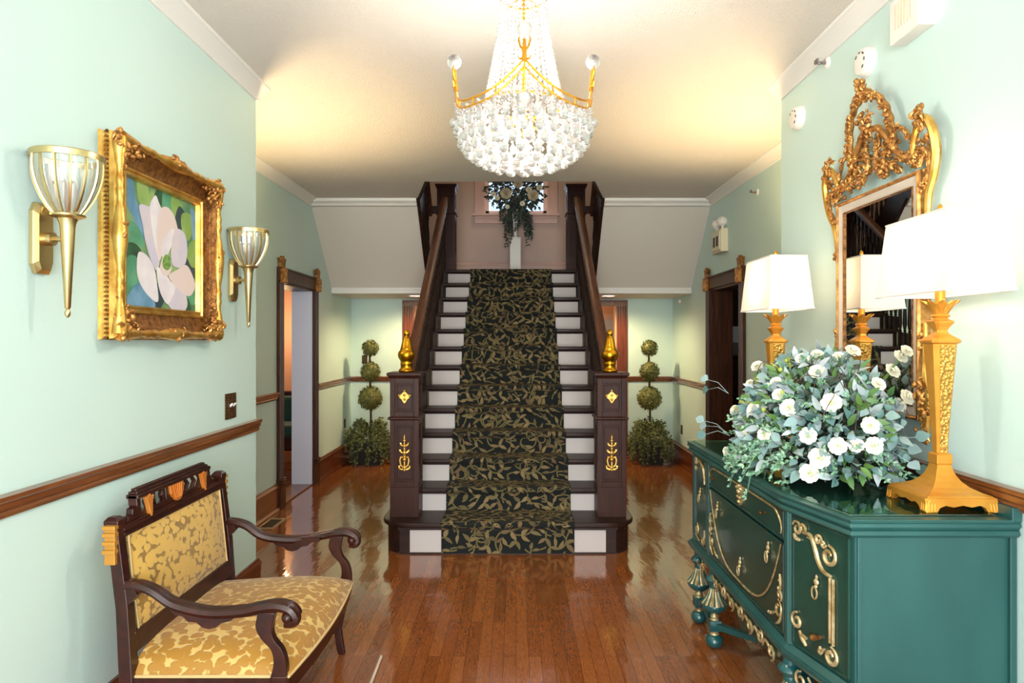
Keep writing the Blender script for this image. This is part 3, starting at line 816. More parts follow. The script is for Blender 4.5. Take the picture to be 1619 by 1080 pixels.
for k in range(4):
    b = B(); c = ring(.279, k*PI/2, 2.676); b.ball(c, .029, 16, 10); b.build('crystal_ball', BALLC, ch, smooth='all')
for k in range(4):
    b = B(); a = k*PI/2; p = ring(.278, a, 2.43); b.ball(p, .021, 14, 8); b.build('crystal_boss', CRYS, ch, smooth='all')
# tent of bead strands
NS = 36
for k in range(NS):
    a = 2*PI*(k+.5)/NS; b = B(); m_ = 24
    for j in range(m_):
        t = j/(m_-1); z = 2.925-(2.925-2.50)*t; r = .088+(.158-.088)*(t**1.35)
        c = ring(r, a, z); s_ = .0068+.0028*t; b.gem(c, s_, .0092)
    b.build('bead_strand', CRYS, ch)
# short strands from the inner ring out to the swagged ring: one countable strand each
for k in range(24):
    a = 2*PI*(k+.25)/24; b = B()
    for j in range(8):
        t = j/7; r = .158+(.262-.158)*t; z = 2.50-.05*math.sin(t*PI)+(2.452-2.50)*t
        b.gem(ring(r, a, z), .008, .009)
    b.build('bead_swag', CRYS, ch)
# bowl of pendants in tiers
tiers = [(.268, 2.400, 30, .017, .032), (.252, 2.358, 0, .016, .028), (.228, 2.318, 24, .018, .028), (.188, 2.290, 18, .018, .026), (.138, 2.268, 14, .018, .026), (.085, 2.256, 9, .018, .024), (.03, 2.250, 4, .018, .024)]
for r, z, n_, s_, h_ in tiers:
    for k in range(n_):
        a = 2*PI*(k+.3)/n_; b = B(); c = ring(r, a, z)
        b.gem(c, s_, h_, 8); b.ball((c[0], c[1], c[2]-h_*.45), s_*.92, 8, 5, (1, 1, .9)); b.gem((c[0], c[1], c[2]+h_+.008), .006, .008)
        b.build('pendant', CRYS, ch)
for k in range(28):
    a = 2*PI*k/28; b = B(); c = ring(.252, a, 2.352); b.gem(c, .017, .028, 8); b.ball((c[0], c[1], c[2]-.012), .016, 8, 5); b.build('crystal_drop', CRYS, ch)
for k in range(52):
    a = 2*PI*(k+.5)/52; b = B(); zt = ringz(a)-.036; n_ = max(2, int((zt-2.40)/.019))
    for j in range(n_): b.gem(ring(.272-.001*j, a, zt-.019*j), .0095, .0105)
    b.build('ring_strand', CRYS, ch)
b = B()
for i in range(5):
    for k in range(34-4*i):
        a = 2*PI*k/(34-4*i); r = .262-.03*i; 
        z0_ = 2.44; z1_ = [2.435, 2.37, 2.335, 2.31, 2.29][i]
        for j in range(5):
            z = z0_+(z1_-z0_)*j/4
            if z < z0_+.001: b.gem(ring(r, a, z), .0095, .011)
o = b.build('bead_curtain', CRYS, ch); o['kind'] = 'stuff'
for k in range(6):
    a = 2*PI*k/6+.3; b = B(); c = ring(.10, a, 2.42); b.ball(c, .022, 10, 7, (1, 1, 1.5)); b.build('light_bulb', CBULB, ch, smooth='all')
for k in range(3):
    a = 2*PI*k/3; b = B(); c = ring(.04, a, 2.68); b.ball(c, .016, 10, 7, (1, 1, 1.5)); b.build('light_bulb', CBULB, ch, smooth='all')

# ================================================================== PAINTING (left wall)
PX = XL
def pmap(u, v, w): return (PX+w, u, v)     # u along the wall, v up, w out
fr = empty('picture_frame', (PX, 2.94, 1.555), 'large ornate gold frame with carved corners holding a white magnolia painting, on the left wall', 'picture')
b = B(); U0, U1, V0, V1 = 2.50, 3.38, 1.557, 2.345
def rect(ins, w): return [pmap(U0+ins, V0+ins, w), pmap(U1-ins, V0+ins, w), pmap(U1-ins, V1-ins, w), pmap(U0+ins, V1-ins, w)]
prof = [(0, 0), (.002, .012), (.006, .016), (.012, .022), (.010, .034), (.004, .040), (.006, .056), (.016, .066), (.03, .070)]
def ringloft(b, prof):
    R = [[b.P(p) for p in rect(i, w)] for i, w in prof]
    for A, C in zip(R, R[1:]):
        for k in range(4): b.face((A[k], A[(k+1) % 4], C[(k+1) % 4], C[k]))
ringloft(b, prof); b.build('outer_moulding', GILTL, fr)
b = B(); ringloft(b, [(.03, .070), (.042, .066), (.05, .052), (.065, .040), (.085, .032), (.105, .028)]); b.build('carved_cove', FRAMEBR, fr)
b = B(); ringloft(b, [(.105, .028), (.108, .034), (.116, .034), (.119, .026), (.127, .026), (.129, .030), (.134, .030), (.138, .016), (.14, .010)]); b.build('inner_lip', GILTL, fr)
# bead row along the sides
b = B(); b.mp = pmap
for k in range(46):
    t = (k+.5)/46
    for u, v in ((U0+.004, V0+(V1-V0)*t), (U1-.004, V0+(V1-V0)*t)): b.ball((u, v, .029), .006, 6, 4)
    for u, v in ((U0+(U1-U0)*t, V0+.004), (U0+(U1-U0)*t, V1-.004)): b.ball((u, v, .029), .006, 6, 4)
b.build('bead_row', FRAMEBR, fr, smooth=True)
# swelling outer roll
b = B(); b.mp = pmap
def roll(p, q, n_=56):
    pts, rs = [], []
    for i in range(n_+1):
        t = i/n_; d = min(abs(t-c) for c in (.0, .5, 1.0))
        pts.append((p[0]+(q[0]-p[0])*t, p[1]+(q[1]-p[1])*t, .068)); rs.append(.013+.016*max(0, 1-d/.16)**.6+(.004 if .21 < d < .235 else 0))
    b.tube(pts, rs, 10)
e_ = .024
for p, q in (((U0+e_, V0+e_), (U0+e_, V1-e_)), ((U1-e_, V0+e_), (U1-e_, V1-e_)), ((U0+e_, V0+e_), (U1-e_, V0+e_)), ((U0+e_, V1-e_), (U1-e_, V1-e_))): roll(p, q)
b.build('swelling_roll', GILTL, fr, smooth=True)
r1 = random.Random(5)
for u, v in ((U0+.05, V0+.05), (U1-.05, V0+.05), (U1-.05, V1-.05), (U0+.05, V1-.05)):
    b = B(); su = 1 if u < 2.94 else -1; sv = 1 if v < 1.95 else -1
    blobs(b, (u, v, .05), 46, (.05, .05, .035), .014, r1, pmap)
    blobs(b, (u+su*.07, v-sv*.01, .05), 20, (.05, .028, .03), .011, r1, pmap); blobs(b, (u-su*.01, v+sv*.07, .05), 20, (.028, .05, .03), .011, r1, pmap)
    b.build('corner_carving', GILT, fr, smooth=True)
for u, v, su, sv in (((U0+U1)/2, V0+.024, .07, .018), ((U0+U1)/2, V1-.024, .07, .018), (U0+.026, (V0+V1)/2, .018, .06), (U1-.026, (V0+V1)/2, .018, .06)):
    b = B(); blobs(b, (u, v, .062), 18, (su, sv, .025), .013, r1, pmap); b.build('side_carving', GILT, fr, smooth=True)
# the canvas: painted leaves and petals lying in its surface
PC = [mat('paint_ground', (66, 118, 92), .6, vary=(5, (150, 180, 120), (1, 1, 1), 3)),
      mat('paint_deep_green', (38, 78, 56), .6, vary=(12, (54, 104, 72), (1, 1, 1), 2)), mat('paint_leaf_green', (126, 160, 84), .6, vary=(10, (156, 184, 110), (1, 1, 1), 2)),
      mat('paint_blue', (120, 164, 196), .6, vary=(10, (88, 136, 170), (1, 1, 1), 2)), mat('paint_teal', (72, 140, 110), .6, vary=(10, (104, 170, 134), (1, 1, 1), 2)),
      mat('paint_petal', (222, 214, 224), .6, vary=(9, (236, 230, 236), (1, 1, 1), 2)), mat('paint_petal_shade', (200, 196, 222), .6, vary=(9, (216, 206, 214), (1, 1, 1), 2)),
      mat('paint_centre', (130, 170, 90), .6, vary=(60, (90, 130, 60), (1, 1, 1), 2)), mat('paint_dark', (44, 66, 72), .6), mat('paint_petal_warm', (226, 208, 206), .6)]
b = B(); cu0, cu1, cv0, cv1 = U0+.135, U1-.135, V0+.13, V1-.13
def cmap(s, t, w): return (PX+.008+w, cu0+(cu1-cu0)*s, cv0+(cv1-cv0)*t)
b.mp = cmap
b.face([b.P((s, t, 0)) for s, t in ((0, 0), (1, 0), (1, 1), (0, 1))])
lay = [0]
def patch(m_, pts):
    """smooth closed outline in canvas coordinates (0..1, up)"""
    lay[0] += 1; b.mi = m_
    P = [Vector((x, y, 0)) for x, y in pts]; n_ = len(P); out = []
    for i in range(n_):
        a, p, c, d = P[i-1], P[i], P[(i+1) % n_], P[(i+2) % n_]
        for k in range(6):
            t = k/6; q = .5*((2*p)+(c-a)*t+(2*a-5*p+4*c-d)*t*t+(3*p-a-3*c+d)*t**3)
            out.append((min(1, max(0, q.x)), min(1, max(0, q.y)), .00012*lay[0]))
    b.face([b.P(q) for q in out])
patch(3, [(.02, .98), (.12, .98), (.16, .86), (.24, .72), (.30, .58), (.24, .55), (.14, .68), (.05, .8)])
patch(4, [(.0, .62), (.14, .66), (.24, .58), (.26, .48), (.14, .5), (.02, .44)])
patch(1, [(.0, .42), (.12, .5), (.24, .44), (.2, .28), (.1, .12), (.04, .2)])
patch(4, [(.04, .34), (.16, .4), (.22, .26), (.16, .08), (.06, .06)])
patch(2, [(.18, .98), (.30, .99), (.33, .88), (.28, .78), (.2, .84)])
patch(2, [(.3, .84), (.36, .96), (.42, .86), (.38, .74), (.32, .76)])
patch(1, [(.42, .98), (.5, .98), (.48, .84), (.42, .78), (.38, .86)])
patch(4, [(.52, .99), (.64, .99), (.66, .88), (.58, .82), (.5, .88)])
patch(2, [(.64, .98), (.78, .94), (.76, .84), (.68, .82), (.62, .88)])
patch(8, [(.74, .92), (.84, .86), (.8, .74), (.72, .7), (.68, .8)])
patch(2, [(.78, .86), (.92, .88), (.94, .72), (.86, .64), (.78, .72)])
patch(3, [(.92, .94), (1, .9), (1, .7), (.95, .66), (.93, .8)])
patch(2, [(.9, .62), (1, .66), (1, .44), (.94, .4), (.86, .5)])
patch(8, [(.84, .5), (.92, .42), (1, .4), (1, .3), (.9, .3), (.82, .4)])
patch(4, [(.86, .3), (1, .3), (1, .1), (.9, .08), (.84, .18)])
patch(8, [(.34, .14), (.44, .22), (.52, .12), (.48, .02), (.38, .02)])
patch(3, [(.04, .06), (.2, .2), (.34, .12), (.4, .02), (.2, 0), (.04, 0)])
patch(1, [(.76, .12), (.88, .12), (.92, .0), (.78, .0)])
# petals
patch(6, [(.20, .80), (.3, .82), (.38, .80), (.44, .62), (.46, .42), (.42, .32), (.34, .40), (.28, .52), (.24, .66)])
patch(5, [(.33, .82), (.37, .90), (.41, .93), (.45, .88), (.50, .80), (.5, .6), (.47, .42), (.42, .46), (.36, .64)])
patch(9, [(.48, .84), (.57, .87), (.66, .82), (.72, .7), (.74, .6), (.66, .56), (.52, .5), (.46, .42), (.42, .56), (.43, .72)])
patch(5, [(.60, .68), (.66, .70), (.64, .60), (.60, .52), (.54, .44), (.48, .46), (.50, .58)])
patch(6, [(.72, .72), (.82, .69), (.86, .56), (.82, .42), (.7, .38), (.62, .42), (.62, .56), (.66, .68)])
patch(5, [(.20, .44), (.3, .42), (.38, .34), (.42, .22), (.44, .08), (.38, .07), (.26, .14), (.18, .24), (.17, .36)])
patch(6, [(.42, .34), (.52, .30), (.64, .24), (.8, .2), (.86, .08), (.80, -.0), (.66, .0), (.54, .08), (.46, .2)])
patch(5, [(.42, .34), (.5, .33), (.6, .26), (.68, .20), (.58, .06), (.50, .10), (.44, .2)])
patch(9, [(.58, .3), (.7, .36), (.84, .42), (.94, .34), (.98, .24), (.9, .15), (.76, .17), (.64, .24)])
patch(9, [(.46, .36), (.52, .46), (.60, .44), (.62, .36), (.56, .29), (.49, .30)])
patch(7, [(.50, .42), (.54, .47), (.60, .45), (.61, .38), (.56, .34), (.50, .36)])
b.mp = None
b.build('canvas', PC, fr)

# ================================================================== SCONCES
def sconce(y, label):
    t = empty('wall_sconce', (XL, y, 1.9), label, 'wall lamp', 'torch sconces either side of the painting')
    x = XL+.095
    b = B()
    octo = [(-.03, -.115), (.03, -.115), (.045, -.085), (.045, .085), (.03, .115), (-.03, .115), (-.045, .085), (-.045, -.085)]
    L = [[(XL+w, y+u*k, 1.885+v*k2) for u, v in octo] for w, k, k2 in ((0, 1, 1), (.014, 1, 1), (.026, .72, .88), (.026, .5, .8))]
    b.loft(L); b.build('back_plate', BRASS, t, bevel=.001)
    b = B(); b.tube([(XL+.02, y, 1.885), (XL+.05, y, 1.885)], .022, 12); b.tube([(XL+.05, y, 1.885), (x, y, 1.885)], .008, 8); b.build('arm', BRASS, t, smooth=True)
    b = B(); b.lathe([(.003, 1.628), (.008, 1.636), (.009, 1.646), (.005, 1.655), (.009, 1.66), (.022, 1.92), (.024, 1.935), (.030, 1.95), (.05, 1.957), (.052, 1.963), (.03, 1.968), (.01, 1.97)], (x, y, 0), 20); b.build('torch_stem', BRASS, t, smooth=True)
    def cup(z):   # radius of the bowl
        q = max(0, (z-1.968)/(2.14-1.968)); return .040+.062*math.sin(min(1, q*1.05)*PI/2)**.8-.004*q*q
    b = B(); nb = 14
    for k in range(nb):
        a = 2*PI*k/nb; pts = []
        for i in range(9):
            z = 1.966+(2.142-1.966)*i/8; r = cup(z)+.001; pts.append((x+r*math.cos(a), y+r*math.sin(a), z))
        b.tube(pts, .0045, 5, flat=1.0)
    b.build('cage_rib', BRASS, t, smooth=True)
    b = B(); b.lathe([(.100, 2.140), (.107, 2.140), (.108, 2.158), (.104, 2.162), (.099, 2.158), (.100, 2.140)], (x, y, 0), 32, cap=False); b.build('rim', BRASS, t, smooth=True)
    b = B(); N = 84; loops = []
    for i in range(11):
        z = 1.97+(2.138-1.97)*i/10; loops.append([(x+(cup(z)-.004+.004*abs(math.sin(nb*PI*k/N)))*math.cos(2*PI*k/N), y+(cup(z)-.004+.004*abs(math.sin(nb*PI*k/N)))*math.sin(2*PI*k/N), z) for k in range(N)])
    b.loft(loops, False); b.build('ribbed_glass_bowl', THING, t, smooth='all')
    return t
s0 = sconce(2.19, 'brass torch wall sconce with ribbed glass bowl, larger one left of the painting')
copy_tree(s0, (0, 3.67-2.19, 0), None, 'brass torch wall sconce with ribbed glass bowl, right of the painting by the wall corner')

# switch plate on the left wall
t = empty('switch_plate', (XL, 3.655, 1.2), 'ornate dark bronze double light switch plate on left wall above the chair rail', 'light switch')
b = B(); b.box(XL, XL+.008, 3.59, 3.72, 1.13, 1.268); b.box(XL+.008, XL+.011, 3.60, 3.71, 1.14, 1.258); b.build('plate', BRONZE, t, bevel=.002)
for y in (3.635, 3.675):
    b = B(); b.prism([(XL+.008, 1.19), (XL+.026, 1.208), (XL+.022, 1.216), (XL+.008, 1.206)], y-.005, y+.005, 1); b.build('toggle', WHITE, t)
# outlets in the back corners
def outlet(x, y, z, nx, ny, label, m_=BRONZE):
    t = empty('wall_outlet', (x, y, z), label, 'outlet')
    b = B()
    if nx: b.box(*sorted((x, x+nx*.008)), y-.036, y+.036, z-.058, z+.058)
    else: b.box(x-.036, x+.036, *sorted((y, y+ny*.008)), z-.058, z+.058)
    b.build('plate', m_, t, bevel=.002)
    for q in (-.022, .022):
        b = B()
        if nx: b.box(*sorted((x+nx*.008, x+nx*.011)), y-.015, y+.015, z+q-.014, z+q+.014)
        else: b.box(x-.015, x+.015, *sorted((y+ny*.008, y+ny*.011)), z+q-.014, z+q+.014)
        b.build('socket', DARKP, t)
outlet(-2.02, YB, 1.31, 0, -1, 'small dark switch plate on the back wall above the chair rail, beside the left topiary')
outlet(XL2, 8.6, .50, 1, 0, 'dark outlet plate low on the left wall behind the left topiary')
outlet(XR2, 8.45, .44, -1, 0, 'dark outlet plate low on the right wall beside the right topiary')

# ================================================================== SMALL THINGS ON THE RIGHT WALL
def disc_detector(x, y, z, r, h, label, slots=True):
    t = empty('smoke_detector', (x, y, z), label, 'smoke detector')
    b = B(); b.lathe([(r, 0), (r, -.012), (r*.96, -.016), (r*.95, -h*.6), (r*.82, -h*.9), (r*.6, -h), (.004, -h)], (x, y, z), 32, ax=0); b.build('housing', PLASTIC, t, smooth=True)
    b = B()
    for k in range(5):
        a = PI*(.2+.25*k); b.tube([(x-h*.96, y+r*.62*math.cos(a+q), z+r*.62*math.sin(a+q)) for q in (0, .12, .24, .36)], .004, 5)
    b.build('vent_slot', DARKP, t)
p = at(1265, 184, 3.68); disc_detector(XR, 3.75, 1.55+356*3.72/F, .066, .045, 'round white smoke detector lowest on the right wall, near the wall corner')
p = at(1373, 95, 2.99); disc_detector(XR, 3.02, 1.55+445*3.0/F, .066, .045, 'round white smoke detector high above the gold mirror')
def sprinkler(x, y, z, sgn, label):
    t = empty('fire_sprinkler', (x, y, z), label, 'sprinkler')
    b = B(); b.lathe([(.03, .006), (.03, -.004), (.022, -.010), (.012, -.012)], (x, y, z), 20, ax=0); b.build('escutcheon', PLASTIC, t, smooth=True)
    b = B(); b.tube([(x-.008, y, z), (x-.035, y, z)], .008, 8); b.tube([(x-.03, y-.012, z), (x-.05, y-.014, z), (x-.055, y, z), (x-.05, y+.014, z), (x-.03, y+.012, z)], .003, 5); b.box(x-.062, x-.054, y-.018, y+.018, z-.002, z+.018); b.build('nozzle', GREYF, t)
sprinkler(XR, 3.42, 1.55+443*3.40/F, 1, 'small chrome sprinkler head beside the crown moulding on near right wall')
sprinkler(XR2, 5.80, 1.55+238*5.75/F, 1, 'small sprinkler head on the hall wall above the dark right doorway')
# alarm sounder box (front grille faces the room)
t = empty('alarm_box', (XR, 2.63, 2.80), 'white rectangular alarm sounder box at top of right wall, cut by the photo edge', 'alarm')
b = B(); b.box(XR-.065, XR+.004, 2.54, 2.74, 2.755, 2.93); b.build('housing', PLASTIC, t, bevel=.006)
b = B()
for k in range(6): b.box(XR-.068, XR-.064, 2.585+k*.02, 2.595+k*.02, 2.80, 2.90)
b.build('grille', BEIGEP, t)
# emergency light
t = empty('emergency_light', (XR2, 6.78, 2.55), 'ivory emergency light unit with two round lamp heads above the dark right doorway', 'emergency light')
b = B(); b.box(XR2-.075, XR2, 6.60, 6.90, 2.44, 2.67); b.box(XR2-.085, XR2-.07, 6.62, 6.88, 2.46, 2.65); b.build('housing', BEIGEP, t, bevel=.008)
for y in (6.66, 6.83):
    b = B(); b.lathe([(.05, .0), (.052, -.03), (.035, -.06), (.02, -.07)], (XR2-.04, y+.03, 2.745), 20, ax=1); b.tube([(XR2-.04, y, 2.67), (XR2-.04, y, 2.72)], .012, 8); b.build('lamp_head', PLASTIC, t, smooth=True)
b = B()
for k in range(2): b.box(XR2-.088, XR2-.084, 6.66+k*.1, 6.72+k*.1, 2.50, 2.60)
b.build('status_panel', DARKP, t)
# thermostat-like tiny box near the back right corner
b = B(); b.box(XR2-.03, XR2, 8.5, 8.56, 2.04, 2.08); tag(b.build('wall_sensor', PLASTIC, bevel=.004), 'tiny white sensor high in the corner above the right topiary', 'sensor')

# downlights under the landing
for x, lb in ((-1.235, 'round recessed ceiling light glowing above the left back doorway'), (1.14, 'round recessed ceiling light glowing above the right back doorway')):
    t = empty('recessed_light', (x, 8.28, 2.12), lb, 'ceiling light', 'recessed lights under the landing')
    b = B(); b.lathe([(.10, .0), (.10, -.006), (.078, -.010), (.076, .0)], (x, 8.28, 2.12), 28, cap=False); b.build('trim_ring', WHITE, t, smooth=True)
    b = B(); b.lathe([(.076, -.002), (.05, -.003), (.002, -.003)], (x, 8.28, 2.12), 28); b.build('lens', DOWNL, t)
# floor register
t = empty('floor_register', (-2.07, 5.68, 0), 'beige metal floor heating register beside the left baseboard', 'floor vent')
b = B(); b.box(-2.145, -2.125, 5.52, 5.86, 0, .008); b.box(-2.025, -2.005, 5.52, 5.86, 0, .008); b.box(-2.125, -2.025, 5.52, 5.56, 0, .008); b.box(-2.125, -2.025, 5.82, 5.86, 0, .008)
b.build('frame', GRATE, t, bevel=.002)
b = B()
for k in range(13): b.box(-2.125, -2.025, 5.565+k*.02, 5.573+k*.02, 0, .006)
b.build('louvre', VENTD, t)
b = B(); b.box(-2.125, -2.025, 5.56, 5.82, 0, .002); b.build('backing', DARKP, t)
# thin pale rod lying on the floor in front of the settee
b = B(); b.tube([(-.66, 3.28, .008), (-.655, 3.0, .008), (-.66, 2.6, .008), (-.66, 2.2, .008)], .007, 8)
tag(b.build('pale_strip', SILVER, smooth=True), 'thin pale strip lying on the floorboards in front of the settee', 'strip')

# ================================================================== SETTEE
se = empty('settee', (-1.1, 2.84, 0), 'antique carved mahogany settee with gold leaf-patterned velvet seat and back against left wall', 'settee')
YN, YFs = 2.40, 3.24           # back posts
FN, FFs = 2.40, 3.33           # front legs
XB, XF_ = -1.40, -.86
# back posts (also rear legs), raked
for y in (YN, YFs):
    b = B(); L = []
    for z, x, h in ((0, -1.46, .018), (.15, -1.43, .02), (.34, -1.385, .024), (.6, -1.40, .022), (.88, -1.435, .021), (.90, -1.436, .026), (.912, -1.437, .026), (.925, -1.438, .014)):
        L.append([(x-h, y-h, z), (x+h, y-h, z), (x+h, y+h, z), (x-h, y+h, z)])
    b.loft(L); b.build('leg', SETW, se, bevel=.003)
def bx(z): return -1.385-.055*(z-.4)/.5     # rake of the back plane
def bmap(u, v, w): return (bx(v)+w, u, v)    # on the raked back: u along y
# back upholstery
b = B(); b.mp = bmap; y0, y1, z0, z1 = YN+.045, YFs-.045, .50, .845
N, M_ = 16, 10; g = []
for i in range(N+1):
    row = []
    for j in range(M_+1):
        s_, t_ = i/N, j/M_; bul = (1-(2*s_-1)**4)*(1-(2*t_-1)**4)
        row.append(b.P((y0+(y1-y0)*s_, z0+(z1-z0)*t_, .016+.028*bul)))
    g.append(row)
for i in range(N):
    for j in range(M_): b.face((g[i][j], g[i+1][j], g[i+1][j+1], g[i][j+1]))
b.mp = bmap
b.box(y0, y1, z0, z1, -.02, .0155)
b.build('back_cushion', VELVB, se, smooth=True)
b = B(); b.tube([bmap(u, v, .018) for u, v in ((y0, z0), ((y0+y1)/2, z0), (y1, z0), (y1, (z0+z1)/2), (y1, z1), ((y0+y1)/2, z1), (y0, z1), (y0, (z0+z1)/2))], .005, 6, closed=True); b.build('welt', WELT, se, smooth=True)
# rails of the back
b = B(); b.mp = bmap
b.box(YN+.01, YFs-.01, .43, .50, -.014, .022); b.box(YN+.01, YFs-.01, .495, .505, -.014, .028)
b.build('lower_back_rail', SETW, se, bevel=.003)
b = B(); b.mp = bmap
b.box(YN+.01, YFs-.01, .845, .885, -.016, .024); b.box(YN+.01, YFs-.01, .853, .860, -.016, .030); b.box(YN+.01, YFs-.01, .870, .877, -.016, .030)
# stepped crest
ym = (YN+YFs)/2
b.prism([(ym-.36, .885), (ym+.36, .885), (ym+.355, .905), (ym+.325, .905), (ym+.32, .925), (ym+.295, .93), (ym+.29, .95), (ym+.27, .955), (ym+.27, .905), (ym-.27, .905), (ym-.27, .955), (ym-.29, .95), (ym-.295, .93), (ym-.32, .925), (ym-.325, .905), (ym-.355, .905)], -.012, .014)
for u in (-.255, -.205, -.15, -.09, .09, .15, .205, .255):
    b.tube([(ym+u, .90, .0), (ym+u+(.02 if u > 0 else -.02), .93, .006), (ym+u, .965, .0)], [.008, .011, .008], 7)
b.box(ym-.30, ym+.30, .957, .972, -.02, .026); b.box(ym-.29, ym+.29, .972, .982, -.016, .018); b.box(ym-.28, ym+.28, .982, .992, -.01, .010)
b.box(ym-.075, ym+.075, .885, .96, -.008, .010)
b.box(ym-.30, ym-.275, .93, .97, -.014, .020); b.box(ym+.275, ym+.30, .93, .97, -.014, .020)
b.build('crest_rail', SETW, se, bevel=.002)
b = B(); b.mp = bmap; b.prism([(ym+u, .925+v) for u, v in [(-.055, .032), (-.03, .038), (0, .032), (.03, .038), (.055, .032), (.052, -.005), (.03, -.034), (0, -.046), (-.03, -.034), (-.052, -.005)]], .008, .020)
for k in range(-2, 3): b.tube([(ym+k*.018, .955, .021), (ym+k*.011, .895, .021)], .003, 5)
b.build('gilt_shield', mat('orange_gilt', (206, 122, 48), .4, .3), se, bevel=.002)
for s_ in (-1, 1):
    b = B(); b.mp = bmap; c = ym+s_*.225
    b.prism([(c-.025, .955), (c-.018, .948), (c, .962), (c+.018, .948), (c+.025, .955), (c+.014, .92), (c+.008, .89), (c, .872), (c-.008, .89), (c-.014, .92)], .012, .030); b.build('gilt_drop', mat('orange_gilt', (206, 130, 56), .4, .3) if s_ < 0 else bpy.data.materials['orange_gilt'], se, bevel=.002)
for y, s_ in ((YN, -1), (YFs, 1)):
    b = B(); x = -1.437
    b.box(x-.016, x+.022, y+s_*.018, y+s_*.036, .76, .90) if s_ > 0 else b.box(x-.016, x+.022, y-.036, y-.018, .76, .90)
    for z in (.80, .83, .86, .885): 
        q = sorted((y+s_*.018, y+s_*.044)); b.box(x-.02, x+.026, q[0], q[1], z, z+.014)
    b.build('gilt_bracket', mat('yellow_gilt', (186, 132, 50), .45, .3) if s_ < 0 else bpy.data.materials['yellow_gilt'], se, bevel=.002)
# seat cushion: trapezoid, domed
b = B(); N, M_ = 22, 16; g = []
def seat_xy(s_, t_):    # s across (near..far), t back..front
    yn = YN+.0+(FN-YN)*t_; yf = YFs+(FFs-YFs)*t_
    x = -1.37+(XF_+.045+1.37)*t_
    x += .03*math.sin(PI*s_)*t_
    return x, yn+.0+(yf-yn)*s_
for i in range(N+1):
    row = []
    for j in range(M_+1):
        s_, t_ = i/N, j/M_; x, y = seat_xy(s_, t_)
        e = 1-(abs(2*s_-1))**5; e2 = (1-(max(0, t_-.1)/.9)**6)
        z = .365+.075*(e**.6)*(e2**.6)+.018*math.sin(PI*s_)*math.sin(PI*t_)
        row.append(b.P((x, y, z)))
    g.append(row)
for i in range(N):
    for j in range(M_): b.face((g[i][j], g[i+1][j], g[i+1][j+1], g[i][j+1]))
low = []
for i in range(N+1): low.append(b.P((*seat_xy(i/N, 1), .345)))
for i in range(N): b.face((g[i][M_], g[i+1][M_], low[i+1], low[i]))
for i in (0, N):
    lo = [b.P((*seat_xy(i/N, j/M_), .345)) for j in range(M_+1)]
    for j in range(M_): b.face((g[i][j], g[i][j+1], lo[j+1], lo[j]))
b.build('seat_cushion', VELVS, se, smooth='all')
b = B(); pts = [(*seat_xy(0, j/8), .352) for j in range(9)]+[(*seat_xy(i/16, 1), .352) for i in range(1, 17)]+[(*seat_xy(1, j/8), .352) for j in range(7, -1, -1)]
pts = [(p[0]+(.003 if 8 <= i <= 25 else 0), p[1]+(-.003 if i < 9 else (.003 if i > 23 else 0)), p[2]) for i, p in enumerate(pts)]
b.tube(pts, .006, 6); b.build('welt', WELT, se, smooth=True)
# seat rails
b = B()
b.loft([[(x-.012, y, .27), (x+.012, y, .27), (x+.012, y, .347), (x-.012, y, .347)] for x, y in [(XF_+.02+.03*math.sin(PI*i/12), FN+.0+(FFs-FN)*i/12) for i in range(13)]])
b.build('front_rail', SETW, se, smooth=True)
for ya, yb in ((YN, FN), (YFs, FFs)):
    b = B(); b.loft([[(x, y-.012, z0_), (x, y+.012, z0_), (x, y+.012, .347), (x, y-.012, .347)] for x, y, z0_ in ((-1.39, ya, .26), (-1.1, (ya+yb)/2, .265), (XF_+.03, yb, .26))]); b.build('side_rail', SETW, se)
b = B(); b.box(-1.40, -1.375, YN, YFs, .27, .345); b.build('back_rail', SETW, se)
# front legs: sabre curve
for y in (FN, FFs):
    b = B(); L = []
    for z, x, h in ((0, -.865, .017), (.03, -.872, .018), (.12, -.885, .018), (.22, -.868, .021), (.30, -.848, .025), (.36, -.842, .027)):
        L.append([(x-h, y-h*.8, z), (x+h, y-h*.8, z), (x+h, y+h*.8, z), (x-h, y+h*.8, z)])
    b.loft(L); b.build('leg', SETW, se, bevel=.004)
